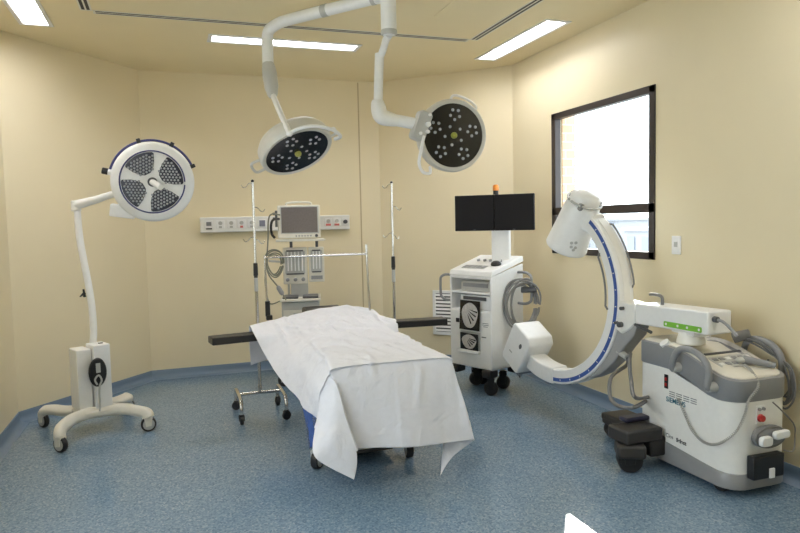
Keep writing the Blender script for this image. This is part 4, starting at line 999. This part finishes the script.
# X-ray generator box
gc = cp(1.235, .485, off)
GX = Matrix((pe, n, -da)).transposed().to_4x4(); GX.translation = gc
m = MB(GX); pw, pn, ph = .25, .25, .37
pts = [(-pw/2-.02, ph/2-.05), (-pw/2+.03, ph/2), (pw/2-.02, ph/2), (pw/2, ph/2-.02), (pw/2, -ph/2+.02), (pw/2-.02, -ph/2), (-pw/2+.02, -ph/2), (-pw/2, -ph/2+.02)]
m.loft([[V((x, y, z)) for x, z in pts] for y in (-pn/2, pn/2)]); gb = m.build('xray_generator', M['white'], t, bevel=.022, seg=4)
m = MB(GX); m.lathe([(.016, pn/2), (.016, pn/2+.003)], Matrix.Translation(V((-.05, 0, .06))) @ Matrix.Rotation(-PI/2, 4, 'X') @ Matrix.Diagonal((1, 1.5, 1, 1)), 20); m.build('round_mark', M['dgrey'], gb)
m = MB(GX); m.box((.035, pn/2+.001, -.06), (.04, .002, .012)); m.build('label_plate', M['pgrey'], gb)
m = MB(GX); m.box((-.02, .0, -ph/2-.015), (.15, .17, .05)); m.build('collimator', M['grey'], gb, bevel=.008)
pts = []
for i in range(9):
    a = math.radians(268 + 27*i/8); pts.append([pol(.600, a, .012), pol(.728, a, .012), pol(.728, a, -WC-.012), pol(.600, a, -WC-.012)])
m = MB(); m.loft(pts); m.build('generator_mount', M['white'], t, bevel=.012, seg=3)

# coiled hand switch on the cart, cord, cable bundle
t = thing('hand_switch', 'grey hand switch on the lid of the X-ray machine, coiled cord hanging down its side', 'hand switch', lt(3.13, 2.86))
a, b = lt(3.075, 2.90, .022), lt(3.20, 2.79, .022)
m = MB(); m.tube(smooth([a, a.lerp(b, .2), a.lerp(b, .8), b], 4), [.022, .024, .024, .023, .022, .021, .020, .019, .018, .017, .016, .018, .012], 14); m.build('grip', M['grey'], t)
m = MB(); m.ball(lt(3.06, 2.90, .018), (.03, .026, .018)); m.build('cradle', M['pgrey'], t)
cpz = [lt(3.05, 2.86, .012), lt(3.02, 2.78, .004), V((3.0, 2.722, .62)), at_y(749, 400, 2.718), at_y(745, 414, 2.716), at_y(737, 430, 2.72), at_x(724, 441, 2.822), at_x(713, 444.5, 2.822), at_x(702, 441, 2.822), at_x(692, 430, 2.824), at_x(685, 415, 2.826), at_x(678, 398, 2.828)]
cpz = smooth(cpz, 44); hel = []; acc = 0
for i, p in enumerate(cpz):
    tt = (cpz[min(i+1, len(cpz)-1)] - cpz[max(i-1, 0)]).normalized(); x = tt.cross(V((.3, .5, .8))).normalized(); y = tt.cross(x)
    hel.append(p + (x*math.cos(i*1.25) + y*math.sin(i*1.25))*.0062)
m = MB(); m.tube(hel, .0030, 6); m.build('coiled_cord', M['lcable'], t)
t = thing('cable_bundle', 'bundle of grey cables looped over the wall-side handle of the X-ray machine', 'cable', (3.31, 2.95, .62))
m = MB()
HB = V((3.318, 3.0, .755))
for k in range(6):
    o_ = .010*math.sin(k*2.0)
    pts = [V((3.27+o_, 3.10+.01*k, .82)), V((3.30+o_, 3.0, .80-.004*k)), V((3.318+o_, 2.90, .75-.006*k)), V((3.32+o_, 2.83-.008*k, .66)), V((3.312+o_, 2.80-.006*k, .56-.01*k)), V((3.305+o_, 2.83, .50-.012*k)), V((3.31-o_, 2.90, .56)), V((3.322-o_, 2.94, .68))]
    m.tube(smooth([p + V((0, .014*math.sin(k*2.6+i), .014*math.cos(k*1.9+i))) for i, p in enumerate(pts)], 6), .0058, 8)
m.build('strand', M['hose'], t)
m = MB(); m.cyl((3.24, 3.13, .80), (3.30, 3.06, .835), .035, .028, 16); m.build('plug', M['hose'], t, bevel=.006)
m = MB(); m.tube(smooth([V((3.10, 2.718, .52)), V((3.16, 2.70, .46)), V((3.24, 2.70, .38)), V((3.27, 2.72, .30)), V((3.20, 2.67, .25)), V((3.12, 2.66, .265))], 6), .004, 6); m.build('thin_lead', M['hose'], t)

# ------------------------------------------------------------------ light
wd = bpy.data.worlds.new('sky'); sc.world = wd; wd.use_nodes = True
bg = wd.node_tree.nodes['Background']; bg.inputs['Color'].default_value = (.90, .94, 1, 1); bg.inputs['Strength'].default_value = 6
sd = V((-.573, -.82, -.51)).normalized()
sl_ = bpy.data.lights.new('sun', 'SUN'); sl_.energy = 7; sl_.angle = .009; sl_.color = (1, .95, .86)
so = bpy.data.objects.new('sun', sl_); col.objects.link(so); so.rotation_euler = sd.to_track_quat('-Z', 'Y').to_euler(); so.location = (8, 12, 8)
pl_ = bpy.data.lights.new('window_portal', 'AREA'); pl_.shape = 'RECTANGLE'; pl_.size = 1.3; pl_.size_y = 1.2; pl_.cycles.is_portal = True
po = bpy.data.objects.new('window_portal', pl_); col.objects.link(po); po.location = (XR+.10, 4.67, 1.87); po.rotation_euler = V((-1, 0, 0)).to_track_quat('-Z', 'Z').to_euler()
pl2 = bpy.data.lights.new('window_portal', 'AREA'); pl2.shape = 'RECTANGLE'; pl2.size = 3.4; pl2.size_y = 1.5; pl2.cycles.is_portal = True
po2 = bpy.data.objects.new('window_portal', pl2); col.objects.link(po2); po2.location = (XL-.10, 2.0, 1.65); po2.rotation_euler = V((1, 0, 0)).to_track_quat('-Z', 'Z').to_euler()

vs_ = sc.view_settings; vs_.view_transform = 'Standard'; vs_.look = 'None'; vs_.gamma = 1; vs_.exposure = -.02; vs_.use_curve_mapping = False
sc.cycles.use_denoising = True; sc.cycles.max_bounces = 10; sc.cycles.diffuse_bounces = 6; sc.cycles.sample_clamp_indirect = 6
